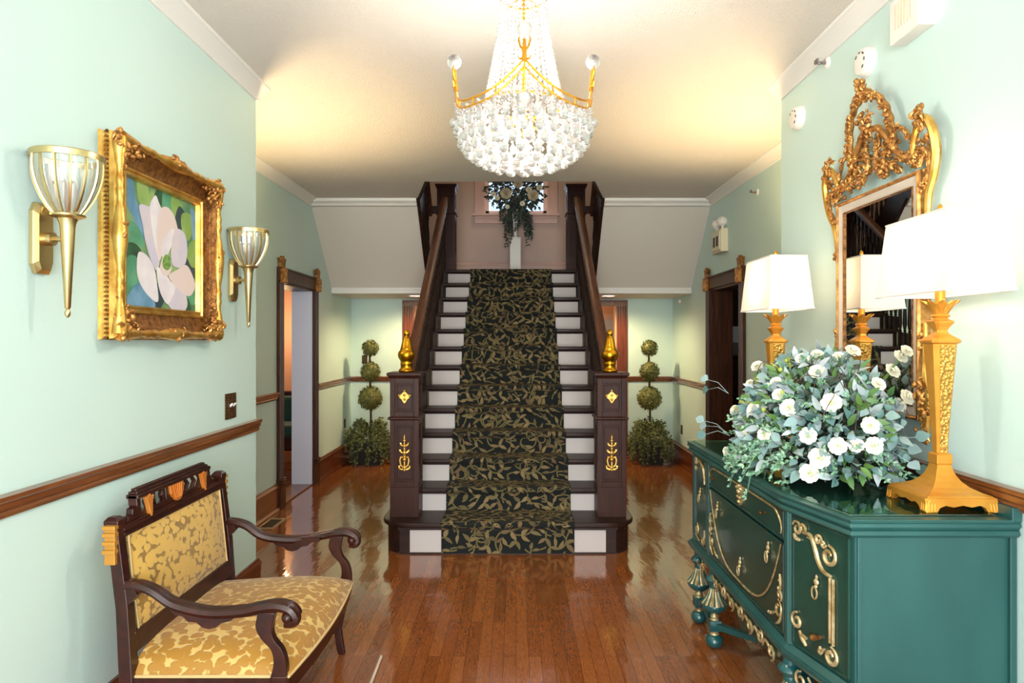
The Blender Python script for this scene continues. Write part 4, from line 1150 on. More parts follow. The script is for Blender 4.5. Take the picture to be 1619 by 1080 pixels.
# arms
for y0_, y1_ in ((YN, FN), (YFs, FFs)):
    s_ = -1 if y0_ < 2.8 else 1
    b = B(); pts = curve([(-1.40, y0_, .668), (-1.36, y0_, .675), (-1.30, y0_, .655), (-1.22, y0_, .605), (-1.10, (y0_+y1_)/2, .578), (-.98, y1_, .582), (-.90, y1_, .598), (-.85, y1_, .603), (-.81, y1_, .592), (-.792, y1_, .568), (-.80, y1_, .548), (-.825, y1_, .548)], 5)
    rs = [.019]*len(pts)
    L = []
    b.tube(pts, [(.022 if i < 8 else .017+.006*min(1, i/40)) for i in range(len(pts))], 8, flat=1.0, up=(0, 1, 0))
    # broad flat top: a second wider strap
    for p in pts: pass
    b2 = B()
    loops = []
    for i, p in enumerate(pts[:-8]):
        q = pts[i+1]; d = (q-p).normalized(); up = Vector((0, 1, 0)).cross(d); up = up if up.z > 0 else -up
        w_ = .026+.010*min(1, i/30); c = p+up*.008
        loops.append([tuple(c+Vector((0, -w_, 0))-up*.004), tuple(c+Vector((0, w_, 0))-up*.004), tuple(c+Vector((0, w_*.8, 0))+up*.010), tuple(c+Vector((0, -w_*.8, 0))+up*.010)])
    b.loft(loops)
    # carved drop under the arm
    ymid = (y0_+y1_)/2
    b.prism([(-1.24, .60), (-1.22, .575), (-1.19, .57), (-1.17, .55), (-1.14, .548), (-1.12, .53), (-1.095, .524), (-1.07, .53), (-1.05, .546), (-1.02, .552), (-1.0, .568), (-.96, .574), (-.96, .59), (-1.1, .59)], ymid-.010, ymid+.010, 1)
    b.prism([(-1.41, .70), (-1.37, .695), (-1.345, .65), (-1.37, .62), (-1.40, .60), (-1.42, .61)], y0_-.02, y0_+.02, 1)
    b.ball((-.812, y1_, .566), .026, 12, 8, (1, 1.35, 1))
    b.build('arm', SETW, se, smooth=True)
    b = B(); pts = curve([(-.845, y1_, .34), (-.838, y1_, .40), (-.85, y1_, .45), (-.882, y1_, .49), (-.895, y1_, .53), (-.885, y1_, .585)], 5)
    loops = []
    for i, p in enumerate(pts):
        t_ = i/(len(pts)-1); w_ = .034-.012*math.sin(PI*min(1, t_*1.2))
        loops.append([(p.x-w_, p.y-.017, p.z), (p.x+w_*.8, p.y-.017, p.z), (p.x+w_*.8, p.y+.017, p.z), (p.x-w_, p.y+.017, p.z)])
    b.loft(loops); b.build('arm_support', SETW, se, smooth=True, bevel=.003)
# ================================================================== SIDEBOARD
YN0, YA, YB1, YD = 2.10, 2.45, 3.46, 3.79
ZT = .99
sb = empty('sideboard', (1.27, 2.95, 0), 'teal painted antique sideboard with dark green fronts and pale gilt scrollwork along right wall', 'sideboard')
def outline(ins, back=1.586):
    """top outline, inset by ins: far-left, front, canted near corner"""
    return [(.965+ins, YD-ins), (.965+ins, YA+ins*.2), (1.047+ins*.9, YN0+ins), (back, YN0+ins), (back, YD-ins)]
b = B()
def lay(z0, z1, i0, i1): b.loft([[(x, y, z0) for x, y in outline(i0)], [(x, y, z1) for x, y in outline(i1)]])
lay(.978, .990, .004, .0); lay(.966, .978, .0, .004); lay(.954, .966, .012, .004); lay(.940, .954, .004, .010); lay(.93, .940, .016, .006)
b.box(1.555, 1.586, YN0+.0, YD, .985, 1.028)
b.build('top', TEAL, sb, bevel=.002)
# carcass
b = B(); b.prism(outline(.035), .45, .932); b.build('body', TEAL, sb)
b = B()
for z0, z1, i0, i1 in ((.395, .412, .016, .006), (.412, .430, .004, .004), (.430, .452, .010, .028)): b.loft([[(x, y, z0) for x, y in outline(i0)], [(x, y, z1) for x, y in outline(i1)]])
b.build('base_moulding', TEAL, sb, bevel=.002)
# near end panel: stiles
b = B(); b.box(1.565, 1.586, YN0+.022, YN0+.06, .45, .93); b.build('end_stile', TEAL, sb, bevel=.002)
b = B(); b.box(1.085, 1.10, YN0+.028, YN0+.04, .45, .93); b.build('end_stile', TEAL, sb, bevel=.002)
# mapping of the two front planes: (s, z, w)
XFr = .965+.035
def fm(s, z, w): return (XFr-w, s, z)                 # long front, s = Y
c0 = Vector((XFr, YA+.004, 0)); c1 = Vector((1.047+.035*.9, YN0+.035, 0)); cd = (c1-c0); cl = cd.length; cd.normalize(); cn = Vector((-cd.y, cd.x, 0)); cn = cn if cn.x < 0 else -cn
def cm(s, z, w):
    p = c0+cd*s+cn*w; return (p.x, p.y, z)
# corner posts
b = B()
for y in (YA+.004, YB1, YD-.06):
    b.box(XFr-.014, XFr+.01, y-.018, y+.018, .45, .935)
    if y < 2.6: b.lathe([(.02, .45), (.02, .935)], (XFr+.004, YA-.002, 0), 10)
b.build('front_post', TEAL, sb, bevel=.003)
# drawer, door and side panels
def panel(name, mp, s0, s1, z0, z1, m_=DKGREEN, rim=.010):
    b = B(); b.mp = mp; b.box(s0, s1, z0, z1, -.002, .008); 
    b.box(s0, s0+rim, z0, z1, .0, .013); b.box(s1-rim, s1, z0, z1, .0, .013); b.box(s0, s1, z0, z0+rim, .0, .013); b.box(s0, s1, z1-rim, z1, .0, .013)
    return b.build(name, m_, sb, bevel=.0015)
dr = panel('drawer', fm, YA+.03, YB1-.025, .815, .928)
dd = panel('door', fm, YA+.03, YB1-.025, .462, .803)
pa = panel('door', fm, YB1+.025, YD-.085, .462, .925)
pc = panel('door', cm, .03, cl-.012, .462, .925)
def ornament(name, mp, strokes, parent, r=.0055, m_=PALEG):
    for st_ in strokes:
        b = B()
        pts = [mp(s, z, .013) for s, z in st_[0]]; q = st_[1] if len(st_) > 1 else r
        P = curve(pts, 5) if len(pts) > 2 else [Vector(p) for p in pts]; n_ = len(P)
        b.tube(P, [q*(.55+.45*math.sin(PI*min(1, max(0, (i+1)/(n_+1))))) for i in range(n_)], 7); b.build(name, m_, parent, smooth=True)
def csc(cx, cz, R, a0, turns, n=14):   # C scroll in (s, z)
    return [(cx+R*(1-.7*i/n)*math.cos(a0+turns*2*PI*i/n), cz+R*(1-.7*i/n)*math.sin(a0+turns*2*PI*i/n)) for i in range(n+1)]
def pull(mp, s, z, parent):
    b = B(); P = lambda u, v, w: mp(s+u, z+v, .012+w)
    b.mp = P
    b.ball((0, .028, .002), .012, 9, 6, (1, 1, .6)); b.ball((0, .044, .001), .008, 8, 5, (.8, 1.2, .6)); b.ball((0, .012, .003), .007, 8, 5)
    b.mp = None
    b.tube([P(.013*math.cos(a), -.008+.021*math.sin(a), .010) for a in [2*PI*k/18 for k in range(18)]], .0032, 6, closed=True)
    b.build('ring_pull', PALEG, parent, smooth=True)
ym = (YA+YB1)/2
pull(fm, ym-.33, .715, dd); pull(fm, ym+.33, .715, dd); pull(fm, ym, .548, dd); pull(fm, YB1+.135, .715, pa); pull(cm, cl*.5, .70, pc)
for s in (ym-.30, ym+.36):
    b = B(); b.tube([fm(s, .872, .01), fm(s, .872, .03)], .004, 6); b.ball(fm(s, .872, .034), .008, 8, 5); b.build('knob', BRONZE, dr, smooth=True)
# drawer line with down-turned ends and the centre leaf mount
ornament('gilt_line', fm, [([(ym-.455, .835), (ym-.462, .855), (ym-.452, .880), (ym-.42, .903), (ym-.38, .914), (ym-.2, .916), (ym, .916), (ym+.2, .916), (ym+.38, .914), (ym+.43, .905), (ym+.462, .885), (ym+.468, .86)], .005)], dr)
b = B(); b.mp = lambda u, v, w: fm(ym+u, v, w)
b.prism([(-.02, .925), (.02, .925), (.034, .90), (.022, .875), (.016, .842), (0, .828), (-.016, .842), (-.022, .875), (-.034, .90)], .008, .018)
for u, v, r_ in ((-.022, .905, .010), (.022, .905, .010), (0, .89, .012), (-.014, .865, .008), (.014, .865, .008), (0, .845, .009), (0, .915, .010)): b.ball((u, v, .018), r_, 8, 5)
b.build('leaf_mount', PALEG, dr, smooth=True)
# great U line of the door with corner sprays
U = []
for i in range(25):
    t = -1+2*i/24; U.append((ym+.455*t, .49+.305*abs(t)**3.6))
ornament('gilt_line', fm, [(U, .005)], dd)
for sg in (-1, 1):
    c = ym+sg*.41
    ornament('scroll_carving', fm, [(csc(c+sg*.02, .545, .035, PI/2, -sg*1.1),), (csc(c+sg*.035, .60, .022, -PI/2, sg*1.1),), ([(c+sg*.04, .62), (c+sg*.046, .65), (c+sg*.036, .68)], .007),
             ([(c-sg*.01, .52), (c-sg*.05, .50), (c-sg*.085, .492)], .006), ([(c+sg*.05, .53), (c+sg*.03, .50), (c, .48)], .006)], dd)
    b = B(); 
    for u, z, r_ in ((.01, .545, .008), (.03, .625, .008), (.035, .655, .007), (-.045, .503, .007), (-.07, .497, .006)): b.ball(fm(c+sg*u, z, .014), r_, 7, 5)
    b.build('carved_bead', PALEG, dd, smooth=True)
# far narrow door
s0, s1 = YB1+.03, YD-.09; sm = (s0+s1)/2
ornament('scroll_carving', fm, [(csc(s1-.03, .895, .024, 0, 1.1),), ([(s1-.05, .90), (s1-.09, .905), (s0+.05, .885), (s0+.025, .84), (s0+.022, .80)], .008), (csc(s1-.02, .855, .012, 0, 1.0),),
     (csc(s1-.045, .53, .03, PI/2, 1.1),), ([(s1-.02, .50), (s1-.05, .485), (s1-.09, .478)], .006), (csc(s0+.045, .50, .026, 0, -1.1),), ([(s0+.02, .52), (s0+.02, .56)], .006)], pa, .0065)
# near canted door: scrolls and double moulding
w_ = cl
ornament('scroll_carving', cm, [(csc(.062, .885, .026, PI*.9, -1.15),), (csc(.092, .893, .017, -PI/2, 1.1),), ([(.045, .862), (.055, .848), (.075, .846)], .008),
     ([(.10, .878), (.135, .878), (.155, .845), (.175, .80), (.20, .775), (.235, .77)], .009), ([(.115, .868), (.14, .862), (.16, .825), (.185, .785), (.215, .765)], .005),
     (csc(.225, .835, .036, PI/2, -1.2), .008), (csc(.175, .875, .017, 0, 1.1),), (csc(.20, .868, .012, 0, -1.0),)], pc, .0065)
ornament('gilt_line', cm, [([(.232, .765), (.232, .55)], .007), ([(.246, .765), (.246, .545)], .006)], pc)
ornament('scroll_carving', cm, [(csc(.06, .555, .030, PI*.5, 1.15), .007), ([(.075, .525), (.09, .505), (.11, .485)], .008), ([(.088, .515), (.112, .512)], .006), (csc(.235, .505, .032, PI/2, -1.2), .008), ([(.205, .515), (.19, .505), (.18, .515)], .007), (csc(.185, .498, .010, 0, 1.),)], pc, .0065)
b = B(); b.tube([cm(.135, .53, .012), cm(.155, .535, .018), cm(.185, .548, .014)], [.006, .012, .006], 7); b.build('carved_leaf', GILTWOOD, pc, smooth=True)
# apron with pierced scrolls
b = B(); b.mp = fm
ap = [(YA+.06, .398), (YA+.06, .37), (YA+.12, .33), (YA+.20, .345), (YA+.27, .30), (ym-.1, .325), (ym, .275), (ym+.1, .325), (YB1-.27, .30), (YB1-.20, .345), (YB1-.12, .33), (YB1-.06, .37), (YB1-.06, .398)]
b.prism(ap, -.012, .004); b.build('apron', DKGREEN, sb, bevel=.002)
for k in range(7): ornament('apron_scroll', fm, [(csc(ym-.36+k*.12, .352+(.01 if k % 2 else -.005), .032, PI/2*(1 if k % 2 else -1), 1.15*(1 if k % 2 else -1)),), ([(ym-.36+k*.12, .352), (ym-.30+k*.12, .37), (ym-.27+k*.12, .335)],)], sb, .006)
ornament('apron_scroll', fm, [(csc(YB1+.10, .355, .03, PI/2, 1.15),), ([(YB1+.06, .38), (YB1+.12, .345), (YB1+.2, .35)],)], sb, .006)
ornament('apron_scroll', cm, [(csc(.08, .352, .03, PI/2, 1.15),), ([(.12, .38), (.16, .345), (.22, .35)],)], sb, .006)
# legs
def leg(x, y):
    b = B(); b.lathe([(.012, .03), (.012, .38)], (x, y, 0), 10); b.lathe([(.016, 0), (.034, .010), (.043, .028), (.042, .046), (.03, .062), (.016, .066)], (x, y, 0), 20)
    b.sqp([(.026, .088), (.028, .092), (.028, .138), (.026, .142)], (x, y, 0))
    b.lathe([(.014, .17), (.035, .182), (.056, .198), (.063, .215), (.061, .225), (.03, .226)], (x, y, 0), 20)
    b.lathe([(.022, .30), (.026, .312), (.024, .322), (.036, .332), (.044, .345), (.038, .358), (.026, .366), (.026, .40)], (x, y, 0), 20)
    L = []
    o = b.build('leg', LEGT, sb, smooth=True)
    b = B(); b.lathe([(.014, .062), (.024, .068), (.020, .076), (.024, .088)], (x, y, 0), 16); b.build('gilt_band', PALEG, o, smooth=True)
    b = B(); b.lathe([(.024, .14), (.018, .150), (.022, .158), (.015, .172)], (x, y, 0), 16); b.build('gilt_band', PALEG, o, smooth=True); b = B()
    N = 48
    loops = []
    for z, r in ((.224, .061), (.232, .056), (.25, .042), (.27, .032), (.29, .026), (.302, .022)):
        loops.append([(x+r*(1+.06*math.cos(12*2*PI*k/N))*math.cos(2*PI*k/N), y+r*(1+.06*math.cos(12*2*PI*k/N))*math.sin(2*PI*k/N), z) for k in range(N)])
    b.loft(loops); b.build('gilt_band', PALEG, o, smooth=True)
    b = B()
    for k in range(12):
        a = 2*PI*(k+.5)/12; b.tube([(x+r*math.cos(a), y+r*math.sin(a), z) for z, r in ((.226, .060), (.24, .050), (.26, .037), (.285, .027), (.30, .023))], [.005, .004, .003, .002, .0015], 5)
    b.build('flute', LEGT, o, smooth=True)
for x, y in ((1.01, 3.70), (1.005, 3.40), (1.01, 2.47), (1.10, 2.17), (1.52, 3.70), (1.52, 2.17)): leg(x, y)
# curved stretchers
b = B()
def stretcher(p, q, sag, n_=18):
    L = []
    for i in range(n_+1):
        t = i/n_; x = p[0]+(q[0]-p[0])*t+sag*math.sin(PI*t)*(1 if True else 1); y = p[1]+(q[1]-p[1])*t
        z = .115+.05*(math.sin(PI*t)**2)
        w = .018+.012*math.sin(PI*t)
        L.append([(x-w, y, z-.014), (x+w, y, z-.014), (x+w, y, z+.014), (x-w, y, z+.014)])
    b.loft(L)
stretcher((1.02, 3.38), (1.02, 2.49), .22); stretcher((1.01, 3.68), (1.52, 3.66), 0); stretcher((1.01, 3.66), (1.01, 3.44), 0)
b.build('stretcher', LEGT, sb, smooth=True)
# glass sheet on the top
b = B(); g = [(.995, YD-.03), (.995, YA+.012), (1.068, YN0+.045), (1.535, YN0+.045), (1.535, YD-.03)]
b.prism(g, .991, .996); gl = b.build('glass_sheet', TOPGL, bevel=.001)
tag(gl, 'clear glass sheet lying on the teal sideboard top', 'glass top')

# ================================================================== TABLE LAMPS
def lamp(x, y, sh, label):
    z = .9965
    t = empty('table_lamp', (x, y, z), label, 'table lamp', 'pair of gold lamps on the sideboard')
    b = B(); c = (x, y, z)
    # scalloped skirt: four side boards with cut-outs
    sk = [(-.120, 0), (-.082, 0), (-.074, .014), (-.056, .022), (-.03, .016), (0, .022), (.03, .016), (.056, .022), (.074, .014), (.082, 0), (.120, 0), (.114, .030), (.108, .044), (-.108, .044), (-.114, .030)]
    for s_ in (-1, 1):
        b.prism([(x+u, z+v) for u, v in sk], *sorted((y+s_*.100, y+s_*.118)), 1)
        b.prism([(y+u, z+v) for u, v in sk], *sorted((x+s_*.100, x+s_*.118)), 0)
        for q in (-1, 1):
            for k in range(3): b.tube([(x+s_*(.119), y+q*(.112-.010*k), z+.004), (x+s_*(.116), y+q*(.110-.010*k), z+.026), (x+s_*.106, y+q*(.104-.010*k), z+.042)], .0035, 6)
            for k in range(3): b.tube([(x+q*(.112-.010*k), y+s_*(.119), z+.004), (x+q*(.110-.010*k), y+s_*(.116), z+.026), (x+q*(.104-.010*k), y+s_*.106, z+.042)], .0035, 6)
    b.sqp([(.112, .036), (.110, .046), (.104, .050), (.084, .057), (.062, .068), (.045, .084), (.034, .102), (.027, .122), (.023, .138)], c)
    b.build('base', LAMPG, t, bevel=.001)
    b = B(); b.sqp([(.023, .136), (.026, .142), (.026, .170), (.022, .174), (.018, .177)], c); b.build('collar', LAMPG, t, bevel=.001)
    b = B(); b.sq([(.019, .174), (.020, .22), (.026, .32), (.035, .45), (.041, .545)], c, .35); b.build('shaft', LAMPG, t)
    # hammered faces
    b = B()
    for ax, s_ in ((1, 1), (1, -1)):
        P = []
        for h, zz in ((.0194, .18), (.0204, .22), (.0264, .32), (.0354, .45), (.0409, .54)):
            w = h*.62; 
            for u in (-w, w): P.append((x+s_*(h+.0008), y+u, z+zz) if ax == 0 else (x+u, y+s_*(h+.0008), z+zz))
        I = [b.P(p) for p in P]
        for k in range(4): b.face((I[2*k], I[2*k+1], I[2*k+3], I[2*k+2]))
    b.build('hammered_inlay', LAMPH, t)
    b = B(); b.sq([(.041, .545), (.049, .550), (.050, .557), (.042, .565), (.024, .578), (.019, .585), (.018, .592), (.023, .602), (.033, .616), (.035, .622), (.022, .628), (.018, .634), (.025, .640), (.022, .645), (.018, .65)], c, .3); b.build('capital', LAMPG, t)
    for k in range(8):
        a = 2*PI*k/8+PI/8; d = Vector((math.cos(a), math.sin(a), 0)); sd = Vector((-d.y, d.x, 0)); b = B()
        rows = []
        for i in range(6):
            q = i/5; w = .021*math.sin(PI*(q*.80+.18)); r_ = .018+.040*q**1.2; zz = .644+.050*q**.8
            cc = Vector((x, y, z+zz))+d*r_
            rows.append([tuple(cc-sd*w), tuple(cc-d*.004), tuple(cc+sd*w), tuple(cc+d*.002+Vector((0, 0, -.004)))])
        b.loft(rows); b.build('lotus_petal', LAMPG, t, smooth=True)
    b = B(); b.lathe([(.016, .65), (.016, .742), (.012, .745), (.012, .76)], c, 16); b.build('candle_tube', LAMPG, t, smooth=True)
    # rectangular shade
    (hx0, hy0), (hx1, hy1) = (.110, .205), (.090, .172)
    z0, z1 = .715, .975
    b = B()
    def rr(hx, hy, zz): return [(x+sh-hx, y-hy, z+zz), (x+sh+hx, y-hy, z+zz), (x+sh+hx, y+hy, z+zz), (x+sh-hx, y+hy, z+zz)]
    R = [[b.P(p) for p in rr(hx0+(hx1-hx0)*q, hy0+(hy1-hy0)*q, z0+(z1-z0)*q)] for q in (0, .5, 1)]
    for A_, C_ in zip(R, R[1:]):
        for k in range(4): b.face((A_[k], A_[(k+1) % 4], C_[(k+1) % 4], C_[k]))
    b.build('lamp_shade', SHADE, t)
    for hx, hy, zz in ((hx0, hy0, z0), (hx1, hy1, z1)):
        p = rr(hx, hy, zz); b = B()
        for k in range(4): b.tube([p[k], p[(k+1) % 4]], .0035, 6)
        b.build('shade_edge', SHADETRIM, t)
    b = B(); b.tube([(x, y, z+.75), (x, y, z+.99)], .003, 6); p = rr(hx1, hy1, .972)
    for k in range(4): b.tube([p[k], (x, y, z+.972)], .002, 5)
    b.lathe([(.003, .985), (.008, .990), (.004, .998), (.009, 1.004), (.008, 1.014), (.002, 1.022)], c, 12); b.build('finial', GOLD, t, smooth=True)
    b = B(); b.ball((x, y, z+.81), .026, 12, 8, (1, 1, 1.3)); b.build('light_bulb', BULB, t, smooth='all')
    return t
lamp(1.445, 2.285, 0, 'tall gold table lamp with rectangular white shade, nearest one at right end of sideboard')
lamp(1.335, 3.45, .0, 'gold table lamp with rectangular white shade at far end of the sideboard')

# ================================================================== MIRROR
mi = empty('wall_mirror', (XR, 2.9, 1.25), 'tall rectangular wall mirror with pierced gilt rococo crest, hanging behind the flower arrangement', 'mirror')
def mm(u, v, w): return (XR-w, u, v)
MY0, MY1, MZ0, MZ1 = 2.575, 3.225, 1.25, 2.205
b = B(); b.mp = mm
b.face([b.P((u, v, .034)) for u, v in ((MY0+.05, MZ0+.05), (MY1-.05, MZ0+.05), (MY1-.05, MZ1-.05), (MY0+.05, MZ1-.05))]); b.build('mirror_glass', MIRR, mi)
b = B(); b.mp = mm
def mring(b, prof):
    R = [[b.P(p) for p in ((MY0+i, MZ0+i, w), (MY1-i, MZ0+i, w), (MY1-i, MZ1-i, w), (MY0+i, MZ1-i, w))] for i, w in prof]
    for A_, C_ in zip(R, R[1:]):
        for k in range(4): b.face((A_[k], A_[(k+1) % 4], C_[(k+1) % 4], C_[k]))
mring(b, [(.012, .044), (.045, .038)]); b.build('bevelled_border', SILVER, mi)
b = B(); b.mp = mm; mring(b, [(-.006, 0), (-.006, .04), (-.002, .050), (.004, .052), (.010, .044), (.011, .03)]); b.build('frame', GILT, mi)
b = B(); b.mp = mm; mring(b, [(.046, .032), (.047, .042), (.051, .042), (.052, .032)]); b.build('inner_bead', FRAMEBR, mi)
r2 = random.Random(11)
def arm(name, pts, r, bl=0, m_=GILT, flat=1, br=.010, n_=5):
    b = B(); P = curve([mm(*p) for p in pts], n_); N_ = len(P)
    b.tube(P, [r*(.75+.35*math.sin(i*1.7)*.4) if bl else r*(.5+.5*math.sin(PI*(i+.6)/(N_+.2))) for i in range(N_)], 8, flat=flat)
    if bl:
        for i in range(0, N_):
            p = P[i]
            for _ in range(bl):
                blobs(b, (0, 0, 0), 1, (r*.7, r*.7, r*.8), br, r2, lambda u, v, w, p=p: (p.x-w, p.y+u, p.z+v))
    b.build(name, m_, mi, smooth=True)
yc = 2.90
# tall arch leaning from the wall
arm('crest_arch', [(yc+.16, 2.34, .05), (yc+.175, 2.42, .055), (yc+.17, 2.50, .06), (yc+.13, 2.57, .07), (yc+.06, 2.61, .075), (yc-.02, 2.61, .075), (yc-.09, 2.575, .07), (yc-.135, 2.51, .06), (yc-.16, 2.43, .055), (yc-.175, 2.36, .05)], .019, 4, br=.011)
b = B(); blobs(b, (yc+.02, 2.63, .07), 30, (.035, .035, .03), .014, r2, mm); blobs(b, (yc+.03, 2.67, .075), 16, (.02, .028, .03), .012, r2, mm); b.build('crest_leaf', GILT, mi, smooth=True)
# inner pediment: S scrolls falling to the corners
for s_ in (-1, 1):
    arm('crest_scroll', [(yc+s_*.01, 2.46, .07), (yc+s_*.07, 2.45, .06), (yc+s_*.14, 2.38, .055), (yc+s_*.20, 2.31, .05), (yc+s_*.26, 2.27, .05), (yc+s_*.31, 2.26, .05)], .020, 1, br=.008)
    arm('crest_scroll', [(yc+s_*.05, 2.40, .05), (yc+s_*.035, 2.34, .05), (yc+s_*.05, 2.28, .05), (yc+s_*.09, 2.25, .05)], .014, 2, br=.009)
    arm('crest_scroll', [(yc+s_*.16, 2.36, .06), (yc+s_*.19, 2.41, .06), (yc+s_*.25, 2.39, .055), (yc+s_*.29, 2.34, .05), (yc+s_*.34, 2.36, .05)], .010, 2, br=.009)
    # corner volute with a leaf, ear down the side
    arm('corner_volute', [(yc+s_*.30, 2.23, .05), (yc+s_*.31, 2.31, .055), (yc+s_*.345, 2.37, .06), (yc+s_*.395, 2.385, .06), (yc+s_*.43, 2.33, .055), (yc+s_*.435, 2.25, .045), (yc+s_*.41, 2.17, .04), (yc+s_*.375, 2.11, .035), (yc+s_*.36, 2.02, .03), (yc+s_*.365, 1.97, .03)], .017, 0, GILTL)
    arm('corner_volute', [(yc+s_*.34, 2.22, .05), (yc+s_*.375, 2.27, .05), (yc+s_*.40, 2.24, .05), (yc+s_*.385, 2.17, .045), (yc+s_*.355, 2.13, .04)], .013, 2, br=.008)
    b = B(); blobs(b, (yc+s_*.37, 2.385, .05), 24, (.03, .03, .03), .013, r2, mm); blobs(b, (yc+s_*.365, 2.42, .055), 12, (.014, .02, .02), .011, r2, mm); b.build('corner_leaf', GILT, mi, smooth=True)
    b = B(); blobs(b, (yc+s_*.34, 2.28, .03), 34, (.05, .055, .03), .013, r2, mm); b.build('corner_carving', GILT, mi, smooth=True)
    b = B(); blobs(b, (yc+s_*.20, 2.265, .03), 40, (.13, .035, .03), .013, r2, mm); blobs(b, (yc+s_*.12, 2.34, .03), 26, (.07, .04, .03), .013, r2, mm); b.build('crest_carving', GILT, mi, smooth=True)
    b = B(); blobs(b, (yc+s_*.355, 1.96, .02), 8, (.016, .05, .02), .010, r2, mm); b.build('side_carving', GILT, mi, smooth=True)
    # lower ears
    arm('lower_volute', [(yc+s_*.345, 1.62, .03), (yc+s_*.355, 1.52, .035), (yc+s_*.365, 1.46, .04), (yc+s_*.375, 1.41, .045), (yc+s_*.39, 1.35, .045), (yc+s_*.375, 1.27, .04), (yc+s_*.36, 1.20, .035), (yc+s_*.365, 1.17, .03)], .015, 0, GILTL)
    for cc_, n_, sp_ in (((yc+s_*.385, 1.34, .03), 46, (.045, .065, .04)), ((yc+s_*.36, 1.22, .03), 16, (.02, .05, .03)), ((yc+s_*.35, 1.55, .025), 8, (.014, .05, .02))):
        b = B(); blobs(b, cc_, n_, sp_, .013, r2, mm); b.build('lower_carving', GILT, mi, smooth=True)
for s_ in (-1, 1):
    b = B(); blobs(b, (yc+s_*.08, 2.36, .025), 44, (.06, .08, .03), .013, r2, mm); b.build('crest_carving', GILT, mi, smooth=True)
b = B(); blobs(b, (yc, 2.475, .06), 22, (.05, .04, .035), .013, r2, mm); blobs(b, (yc+.02, 2.53, .07), 8, (.025, .02, .03), .011, r2, mm); b.build('crest_leaf', GILT, mi, smooth=True)
b = B(); blobs(b, (yc, 1.24, .03), 46, (.15, .04, .03), .014, r2, mm); b.build('base_carving', GILT, mi, smooth=True)

# ================================================================== FLOWER ARRANGEMENT ON THE SIDEBOARD
fa = empty('flower_arrangement', (1.26, 2.90, .997), 'large arrangement of white flowers and silvery eucalyptus leaves on the teal sideboard', 'flower arrangement')
EC = Vector((1.28, 2.86, 1.12)); ER = Vector((.285, .45, .37))
rf = random.Random(21)
def esurf(u, v, k=1.0):
    return Vector((EC.x+ER.x*k*math.cos(v)*math.cos(u), EC.y+ER.y*k*math.cos(v)*math.sin(u), EC.z+ER.z*k*math.sin(v)))
def enorm(p): 
    q = p-EC; return Vector((q.x/ER.x**2, q.y/ER.y**2, q.z/ER.z**2)).normalized()
b = B(); b.lathe([(.09, .0), (.12, .03), (.13, .10), (.11, .13)], (EC.x, EC.y, .998), 20); b.build('basket', POTM, fa, smooth=True)
def rs(zmin=-.25):
    while True:
        u = rf.uniform(0, 2*PI); s = rf.uniform(-.6, 1)
        if s < zmin: continue
        return u, math.asin(s)
def clampleaf(p):
    p.x = min(p.x, XR-.05); p.z = max(p.z, 1.02) if p.x > .99 else p.z
    return p
def foliage(name, m_, n, L, W, k0, k1, spread=.8, stems=True, zmin=-.25, cond=None):
    b = B(); c = 0
    while c < n:
        u, v = rs(zmin); p = esurf(u, v, rf.uniform(k0, k1)); 
        if p.x > XR-.075 or (p.y > 3.24 and abs(p.x-1.335) < .2) or (p.y < 2.46 and p.x > 1.25 and p.z < 1.5): continue
        if p.z < 1.03 and p.x > .98: p.z = 1.03+rf.random()*.05
        if cond and not cond(p): continue
        nn = enorm(p); d = (nn+Vector([rf.uniform(-1, 1) for _ in range(3)])*spread).normalized()
        if d.x > .2 and p.x > 1.40: d.x *= -.3
        if p.z+d.z*L*1.2 < 1.01: d.z = abs(d.z)*.3
        up = Vector([rf.uniform(-1, 1) for _ in range(3)])+Vector((-.5, -.8, .8))
        q = rf.uniform(.7, 1.25)
        b.leaf(p, d, up, L*q, W*q, rf.uniform(-.1, .5)); c += 1
    return b.build(name, m_, fa, smooth='all')
def st_(o): o['kind'] = 'stuff'; return o
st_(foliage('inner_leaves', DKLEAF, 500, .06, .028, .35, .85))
st_(foliage('eucalyptus_leaves', EUCA, 800, .044, .034, .76, 1.03))
st_(foliage('silver_leaves', LAMB, 260, .058, .026, .84, 1.04))
st_(foliage('green_leaves', GREENL, 360, .052, .022, .72, 1.02))
# sprigs: fine stalks with many tiny leaves
def sprigs(name, m_, n, cond=None, Ls=.16, lf=.016, reach=1.12, droop=.3):
    b = B(); c = 0
    while c < n:
        u, v = rs(-.2); p = esurf(u, v, .72)
        if cond and not cond(p): continue
        if (p.y > 3.12 and abs(p.x-1.335) < .2) or (p.y < 2.52 and p.x > 1.2): continue
        nn = enorm(p); d = (nn+Vector([rf.uniform(-1, 1) for _ in range(3)])*.45).normalized()
        if p.x > 1.38: d.x = -abs(d.x)*.3
        pts = []
        for i in range(9):
            t = i/8; q = p+d*(Ls*t)+Vector((0, 0, -droop*Ls*t*t))
            q.x = min(q.x, XR-.07)
            if q.x > .955: q.z = max(q.z, 1.012)
            pts.append(q)
        b.mi = 0; b.tube(pts, .0012, 4)
        for i in range(1, 9):
            for _ in range(3):
                dd_ = (d+Vector([rf.uniform(-1, 1) for _ in range(3)])*1.1).normalized()
                b.leaf(pts[i], dd_, (rf.uniform(-1, 1), -1, rf.uniform(0, 1)), lf*rf.uniform(.7, 1.3), lf*.62, .1, 2)
        c += 1
    return b.build(name, m_, fa, smooth='all')
st_(sprigs('fine_sprigs', SPRIG, 95)); st_(sprigs('drooping_sprigs', SPRIG, 26, lambda p: p.x < 1.15 and p.z < 1.2, .15, .02, droop=.8))
st_(sprigs('yellow_green_sprigs', YELL, 24, lambda p: p.z > 1.22 and p.y > 2.85, .13, .014, droop=.1))
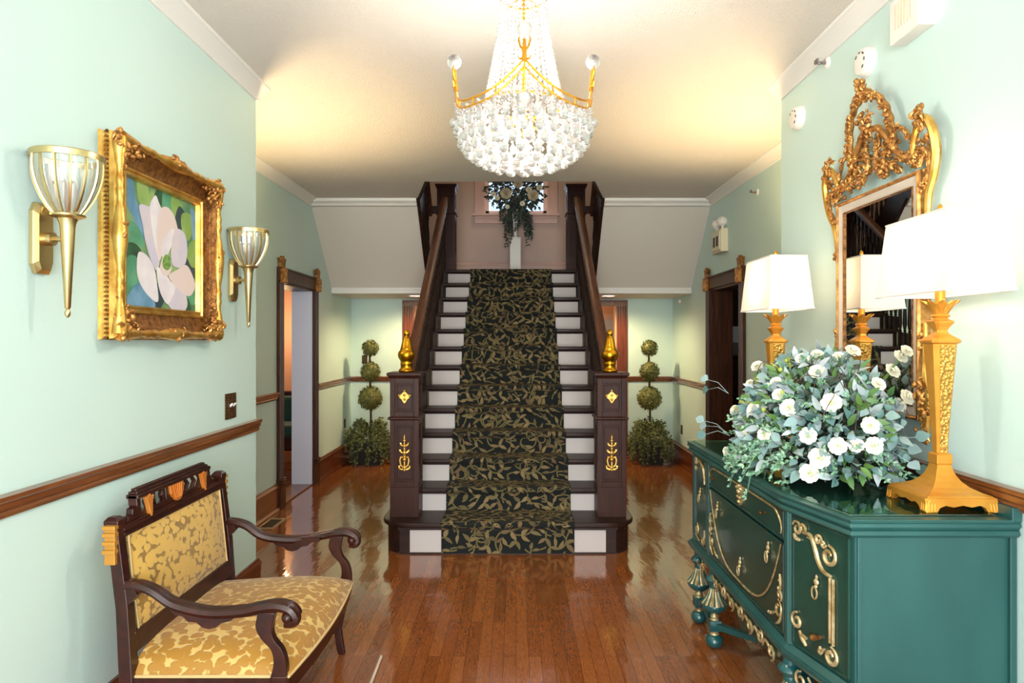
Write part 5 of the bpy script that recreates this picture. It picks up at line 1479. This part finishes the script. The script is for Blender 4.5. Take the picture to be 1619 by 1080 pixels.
# bare curly twigs at the top
b = B()
for k in range(22):
    a = rf.uniform(0, 2*PI); p = Vector((EC.x+.1*math.cos(a), EC.y+.28*math.sin(a), 1.32)); d = Vector((rf.uniform(-.4, .15), rf.uniform(-.8, .8), rf.uniform(.6, 1.2))).normalized(); pts = [p]
    for i in range(9):
        d = (d+Vector([rf.uniform(-.45, .45) for _ in range(3)])+Vector((0, 0, -.08*i))).normalized(); q = pts[-1]+d*.035; q.x = min(q.x, XR-.08); pts.append(q)
    b.tube(curve(pts, 3), .0016, 5)
st_(b.build('curly_twigs', BRANCH, fa))
# projecting round eucalyptus branches
b = B()
for base, tips in ((Vector((1.02, 3.2, 1.10)), [(.925, 3.30, 1.16), (.92, 3.25, 1.10), (.945, 3.33, 1.13)]), (Vector((1.40, 2.62, 1.12)), [(1.46, 2.50, 1.15), (1.47, 2.46, 1.09), (1.43, 2.44, 1.11), (1.40, 2.47, 1.05), (1.50, 2.52, 1.19)]), (Vector((1.02, 3.22, 1.3)), [(.95, 3.32, 1.36), (.96, 3.35, 1.31)])):
    b = B()
    for tp in tips:
        tp = Vector(tp); b.tube([base, base.lerp(tp, .5)+Vector((0, 0, .02)), tp], .0015, 4)
        b.leaf(tp, (tp-base).normalized()+Vector((0, 0, -.2)), (-.2, -1, .3), .05, .045, .15)
    b.build('eucalyptus_branch', EUCA, fa, smooth='all')
# flowers: position from the ray through the photograph onto the outer shell
fl = [(303, 247, .9), (600, 275, 1), (775, 172, 1), (970, 270, 1), (1040, 400, 1), (1005, 438, .9), (668, 428, 1.15), (460, 452, 1.1), (395, 328, .8), (408, 387, .8), (285, 458, .9), (192, 465, .8), (338, 583, .9), (555, 590, 1), (610, 700, 1.2), (560, 775, 1.1), (790, 635, .85), (878, 640, 1), (860, 540, 1), (700, 640, 1), (150, 665, .6), (185, 685, .6), (1010, 200, .9), (710, 203, .9), (525, 210, .9), (600, 188, .8), (1040, 172, .8), (265, 330, .6), (900, 335, .9), (240, 590, .7)]
def flower(p, ax, R, m_=PETAL, parent=fa, rr=rf):
    ax = ax.normalized(); u = ax.orthogonal().normalized(); w = ax.cross(u)
    b = B()
    for ly, (n_, r_, h_, tilt) in enumerate(((7, 1.0, -.12, .25), (7, .86, .0, .45), (6, .68, .12, .75), (5, .50, .22, 1.05), (4, .32, .28, 1.3))):
        for k in range(n_):
            a = 2*PI*(k+.5*ly)/n_+rr.uniform(-.12, .12); d = u*math.cos(a)+w*math.sin(a); sd = ax.cross(d)
            rows = []
            for i in range(5):
                t = i/4; e = R*r_
                c = p+ax*(R*h_)+d*(e*math.cos(tilt*.9)*t)+ax*(e*math.sin(tilt)*(t**1.6)*.8)
                if ly >= 3: c = p+ax*(R*h_*.7+e*.9*t)+d*(e*(.25+.75*math.sin(PI*.62*t)))*.8
                wd = e*.55*math.sin(PI*(t*.72+.16))
                rows.append((b.P(c-sd*wd+ax*wd*.18), b.P(c), b.P(c+sd*wd+ax*wd*.18)))
            for q0, q1 in zip(rows, rows[1:]): b.face((q0[0], q0[1], q1[1], q1[0])); b.face((q0[1], q0[2], q1[2], q1[1]))
    o = b.build('ranunculus_flower', m_, parent, smooth='all')
    b = B(); b.ball(tuple(p+ax*R*.34), R*.12, 8, 6); b.build('flower_centre', BUD, o, smooth='all')
    b = B(); e_ = p-ax*R*.1; tgt = EC+Vector((0, 0, -.05)) if parent is fa else p+Vector((0, .05, -.2)); b.tube([e_, e_.lerp(tgt, .3)+Vector((0, 0, -.015)), e_.lerp(tgt, .6)], .002, 5); b.build('flower_stem', GREENL, o)
    return o
cam0 = Vector((0, 0, EYE))
for px, py, s_ in fl:
    X, Y = 1100+px/3.12, 500+py/3.12
    d = Vector(((X-CX)/F, 1, -(Y-CY)/F)); best = None
    # hit with the ellipsoid a little inside the leaf tips
    k = 1.03
    A_ = sum((d[i]/(ER[i]*k))**2 for i in range(3)); Bq = sum(2*d[i]*(cam0[i]-EC[i])/(ER[i]*k)**2 for i in range(3)); Cq = sum(((cam0[i]-EC[i])/(ER[i]*k))**2 for i in range(3))-1
    D_ = Bq*Bq-4*A_*Cq
    t = (-Bq-math.sqrt(D_))/(2*A_) if D_ > 0 else -Bq/(2*A_)
    p = cam0+d*t
    p.x = min(p.x, XR-.07)
    if p.z < 1.03 and p.x > .95: p.z = 1.03
    nn = (enorm(p)*1.0+Vector((-.25, -.9, .25))).normalized()
    flower(p, nn, .032*s_*1.05)
for k in range(9):
    u, v = rs(0); p = esurf(u, v, 1.02)
    if p.x > XR-.1: continue
    b = B(); b.ball(tuple(p), .010, 8, 6); b.tube([p, p.lerp(EC, .3)], .0015, 4); b.build('bud', BUD, fa, smooth='all')

# ================================================================== TOPIARIES
rt = random.Random(31)
def topiary(x, y, label):
    t = empty('topiary', (x, y, 0), label, 'topiary', 'triple ball topiaries in the back corners')
    b = B(); b.sqp([(.14, 0), (.17, .25), (.175, .25), (.175, .27), (.155, .27)], (x, y, 0)); b.build('planter', POTM, t)
    b = B(); pts = [(x+.008*math.sin(3*z), y, z) for z in [.2+.1*i for i in range(14)]]; b.tube(pts, .013, 8)
    b.tube([(p[0]+.01*math.cos(i*2), p[1]+.01*math.sin(i*2), p[2]) for i, p in enumerate(pts)], .007, 6); b.build('stem', STEM, t, smooth=True)
    for z, r, n_ in ((1.465, .105, 520), (1.165, .128, 680), (.825, .158, 900)):
        b = B(); b.ball((x, y, z), r*.88, 14, 10)
        for k in range(n_):
            d = Vector([rt.gauss(0, 1) for _ in range(3)]).normalized(); p = Vector((x, y, z))+d*r*rt.uniform(.84, .95)
            dd_ = (d*.7+Vector([rt.uniform(-1, 1) for _ in range(3)])).normalized(); b.leaf(p, dd_, d, rt.uniform(.018, .03), .014, .2, 2)
        b.build('leaf_ball', TOPI, t)
    b = B()
    for k in range(46):
        a = 2*PI*rt.random(); q = Vector((x+.06*math.cos(a), y+.06*math.sin(a), rt.uniform(.34, .50))); R_ = rt.uniform(.14, .24); drop = rt.uniform(.12, .46); pts = []
        for i in range(10):
            s = i/9; zz = q.z+.06*math.sin(PI*min(1, s*2))-drop*max(0, s-.25)/.75; pts.append(Vector((x+(.06+R_*min(1, s*1.6))*math.cos(a), min(YB-.05, y+(.06+R_*min(1, s*1.6))*math.sin(a)), max(.03, zz))))
        b.tube(pts, .0025, 4)
        for i in range(1, 10):
            for _ in range(5):
                d = Vector([rt.uniform(-1, 1) for _ in range(3)])+Vector((math.cos(a), math.sin(a), -.3)); p = pts[i]+Vector([rt.uniform(-.02, .02) for _ in range(3)]); p.z = max(p.z, .04)
                b.leaf(p, d, (0, -1, .4), rt.uniform(.025, .045), .02, .2, 2)
    for k in range(160):
        a = 2*PI*rt.random(); r_ = .17*math.sqrt(rt.random()); p = Vector((x+r_*math.cos(a), y+r_*math.sin(a), rt.uniform(.30, .50)))
        b.leaf(p, (math.cos(a), math.sin(a), rt.uniform(.3, 1.5)), (0, -1, .3), .07, .022, .3, 3)
    o = b.build('trailing_foliage', FERN, t, smooth='all')
    return t
topiary(-1.86, 8.55, 'green triple ball topiary with trailing leaves, in the left back corner')
topiary(1.70, 8.55, 'green triple ball topiary with trailing leaves, in the right back corner')

# ================================================================== LANDING FLOWERS ON PEDESTAL
PXc, PYc, LZ = -.01, 8.72, 2.385
t = empty('pedestal', (PXc, PYc, LZ), 'narrow white square pedestal standing on the stair landing', 'pedestal')
b = B(); b.sqp([(.075, .0), (.075, .04), (.070, .05), (.070, .49), (.074, .50), (.074, .51)], (PXc, PYc, LZ)); b.build('column', WHITE, t, bevel=.003)
lf = empty('vase_of_flowers', (PXc, PYc, LZ+.51), 'white vase of dark greenery and cream blooms on the landing pedestal before the window', 'vase of flowers')
b = B(); b.lathe([(.034, 0), (.036, .01), (.020, .03), (.024, .10), (.036, .26), (.046, .38), (.050, .39), (.046, .385)], (PXc, PYc, LZ+.51), 24); b.build('vase', PINKTRIM if False else WHITE, lf, smooth=True)
rl = random.Random(41); b = B(); c0_ = Vector((PXc, PYc, 3.50))
for k in range(900):
    d = Vector([rl.gauss(0, 1) for _ in range(3)]).normalized(); q = rl.random()**.45
    p = c0_+Vector((d.x*.40*q, d.y*.22*q, d.z*.30*q)); b.leaf(p, d+Vector([rl.uniform(-1, 1) for _ in range(3)])*.8, (0, -1, .3), rl.uniform(.04, .07), .032, .2, 3)
for k in range(34):
    a = rl.uniform(0, 2*PI); R_ = rl.uniform(.05, .19); dr_ = rl.uniform(.25, .62); 
    for i in range(16):
        s = i/15; p = Vector((PXc+(R_*min(1, s*2)+.03)*math.cos(a), PYc+(R_*.7*min(1, s*2)+.03)*math.sin(a), 3.40-dr_*s))
        for _ in range(3): b.leaf(p, (rl.uniform(-1, 1), rl.uniform(-1, 1), rl.uniform(-1, 0)), (0, -1, .3), .045, .018, .2, 2)
for k in range(14):
    a = rl.uniform(0, PI); p = c0_+Vector((.40*math.cos(a)*rl.uniform(.9, 1.1), 0, .26*math.sin(a)-.08))
    for _ in range(7): b.leaf(p+Vector([rl.uniform(-.04, .04) for _ in range(3)]), [rl.uniform(-1, 1) for _ in range(3)], (0, -1, .3), .05, .03, .2, 2)
st_(b.build('dark_foliage', DKLEAF, lf, smooth='all'))
for px, py, R_, m_ in ((800, 306, .075, PETALC), (843, 309, .075, PETALC), (819, 291, .06, PETALC), (802, 327, .03, PETAL), (780, 307, .035, PETAL), (826, 322, .035, PETAL), (786, 313, .035, PETAL), (836, 300, .04, PETAL), (853, 297, .04, PETAL)):
    p = at(px, py, 8.47); flower(p, Vector((0, -1, .1)), R_, m_, lf, rl)

# ================================================================== SIDE ROOMS
t = empty('sofa', (-3.25, 9.0, 0), 'dark wood framed sofa in teal velvet glimpsed through the left doorway', 'sofa')
b = B(); b.box(-3.9, -2.6, 8.75, 9.35, .12, .30); b.box(-3.9, -2.6, 9.30, 9.42, .25, .86); b.box(-3.95, -3.85, 8.75, 9.4, .12, .62); b.box(-2.65, -2.55, 8.75, 9.4, .12, .62); b.build('frame', SETW, t, bevel=.02)
b = B(); b.box(-3.84, -2.66, 8.72, 9.32, .30, .46); b.build('seat', TEALV, t, bevel=.04)
b = B(); b.box(-3.84, -2.66, 9.18, 9.31, .44, .80); b.build('backrest', TEALV, t, bevel=.04)
for x, y in ((-3.88, 8.8), (-2.62, 8.8), (-3.88, 9.36), (-2.62, 9.36)):
    b = B(); b.sqp([(.022, 0), (.03, .13)], (x, y, 0)); b.build('leg', SETW, t)
t = empty('cabinet', (3.15, 9.45, 0), 'tall dark wooden cabinet in dim room behind the right doorway', 'cabinet')
b = B(); b.box(2.75, 3.55, 9.2, 9.7, .06, 1.33); b.box(2.72, 3.58, 9.17, 9.72, 1.33, 1.36); b.box(2.78, 3.52, 9.23, 9.68, 0, .06); b.build('body', SETW, t, bevel=.004)
for x0, x1 in ((2.78, 3.14), (3.16, 3.52)):
    b = B(); b.box(x0, x1, 9.185, 9.2, .12, 1.28); o = b.build('door', STAIRW, t, bevel=.004)
    b = B(); b.ball(((3.11 if x0 < 3 else 3.19), 9.175, .75), .014, 10, 6); b.build('knob', BRASS, o, smooth=True)
b = B(); b.box(2.92, 3.32, 9.3, 9.6, 1.362, 1.53); tag(b.build('storage_box', GREYF, bevel=.01), 'grey box on the dark cabinet seen through the right doorway', 'box')
b = B(); b.box(2.94, 3.30, 9.3, 9.6, 1.532, 1.76); tag(b.build('white_carton', BUGLE, bevel=.01), 'white carton on top of the grey box seen through the right doorway', 'box')

# ================================================================== LIGHT
def light(name, kind, loc, power, col, size=.1, size_y=None, rot=None, spot=None):
    l = bpy.data.lights.new(name, kind); l.energy = power; l.color = col
    if kind == 'AREA':
        l.size = size
        if size_y: l.shape = 'RECTANGLE'; l.size_y = size_y
    elif kind == 'SPOT': l.shadow_soft_size = size; l.spot_size = spot or 2; l.spot_blend = .6
    else: l.shadow_soft_size = size
    o = bpy.data.objects.new(name, l); COL.objects.link(o); o.location = loc
    if rot: o.rotation_euler = rot
    return o
DAY = (1, .985, .98); WARM = (1, .74, .40); LAMPC = (1, .82, .54)
# daylight coming in at the entry windows behind the camera
light('entry_daylight', 'AREA', (0, YF+.02, 1.5), LP['day'], DAY, 2.5, 2.5, (PI/2, 0, 0))
# chandelier
light('chandelier_light', 'POINT', (CHX, CHY, 2.38), LP['ch'], (1, .92, .80), .12)
light('chandelier_light_upper', 'POINT', (CHX, CHY, 2.72), LP['ch']*.35, (1, .92, .80), .06)
# table lamps
for x, y in ((1.445, 2.285), (1.335, 3.45)): light('lamp_light', 'POINT', (x, y, .9965+.85), LP['lamp'], LAMPC, .045)
for x in (XL2+.32, XR2-.32): light('hall_uplight', 'SPOT', (x, YE+.40, 1.75), LP['up'], (1, .72, .38), .10, None, (PI, 0, 0), 2.1)
# downlights
for x in (-1.235, 1.14): light('downlight', 'SPOT', (x, 8.28, 2.10), LP['down'], WARM, .06, None, (0, 0, 0), 2.9)
# unseen warm lamp above the landing
light('landing_light', 'AREA', (0, 8.0, 5.5), LP['land'], WARM, .6, .6, (0, 0, 0))
light('window_daylight', 'AREA', (0, YW+.2, 3.95), LP['win'], (.85, .93, 1), .84, 1.3, (-PI/2, 0, 0))
light('far_room_light', 'POINT', (0, 10.4, 2.0), LP['far'], WARM, .2)
light('left_room_light', 'POINT', (-3.3, 9.3, 1.75), LP['left'], WARM, .1)
light('left_room_cool_light', 'AREA', (-3.4, 4.8, 1.6), LP['leftcool'], (.80, .88, 1), 1.4, 1.4, (PI/2, 0, 0))  # unseen cool area lamp; this room has no window
light('right_room_light', 'AREA', (3.4, 7.2, 2.6), LP['right'], (.9, .95, 1), .8, .8, (0, 0, 0))
w = bpy.data.worlds.new('sky'); SC.world = w; w.use_nodes = True
w.node_tree.nodes['Background'].inputs[0].default_value = (.72, .86, 1, 1); w.node_tree.nodes['Background'].inputs[1].default_value = 1.6

# ================================================================== CAMERA
cam = bpy.data.cameras.new('camera'); co = bpy.data.objects.new('camera', cam); COL.objects.link(co)
co.location = (0, 0, EYE); co.rotation_euler = (PI/2, 0, 0)
cam.sensor_width = 36; cam.lens = F/1619*36; cam.shift_x = -(CX-809.5)/1619; cam.clip_start = .05
SC.camera = co
SC.view_settings.view_transform = 'Standard'; SC.view_settings.look = 'None'; SC.view_settings.gamma = 1; SC.view_settings.exposure = LP['exp']
SC.view_settings.use_curve_mapping = False
SC.cycles.use_denoising = True
SC.cycles.max_bounces = 10; SC.cycles.diffuse_bounces = 4; SC.cycles.glossy_bounces = 4; SC.cycles.transmission_bounces = 8; SC.cycles.transparent_max_bounces = 12
SC.cycles.caustics_reflective = False; SC.cycles.caustics_refractive = False
SC.cycles.sample_clamp_indirect = 6
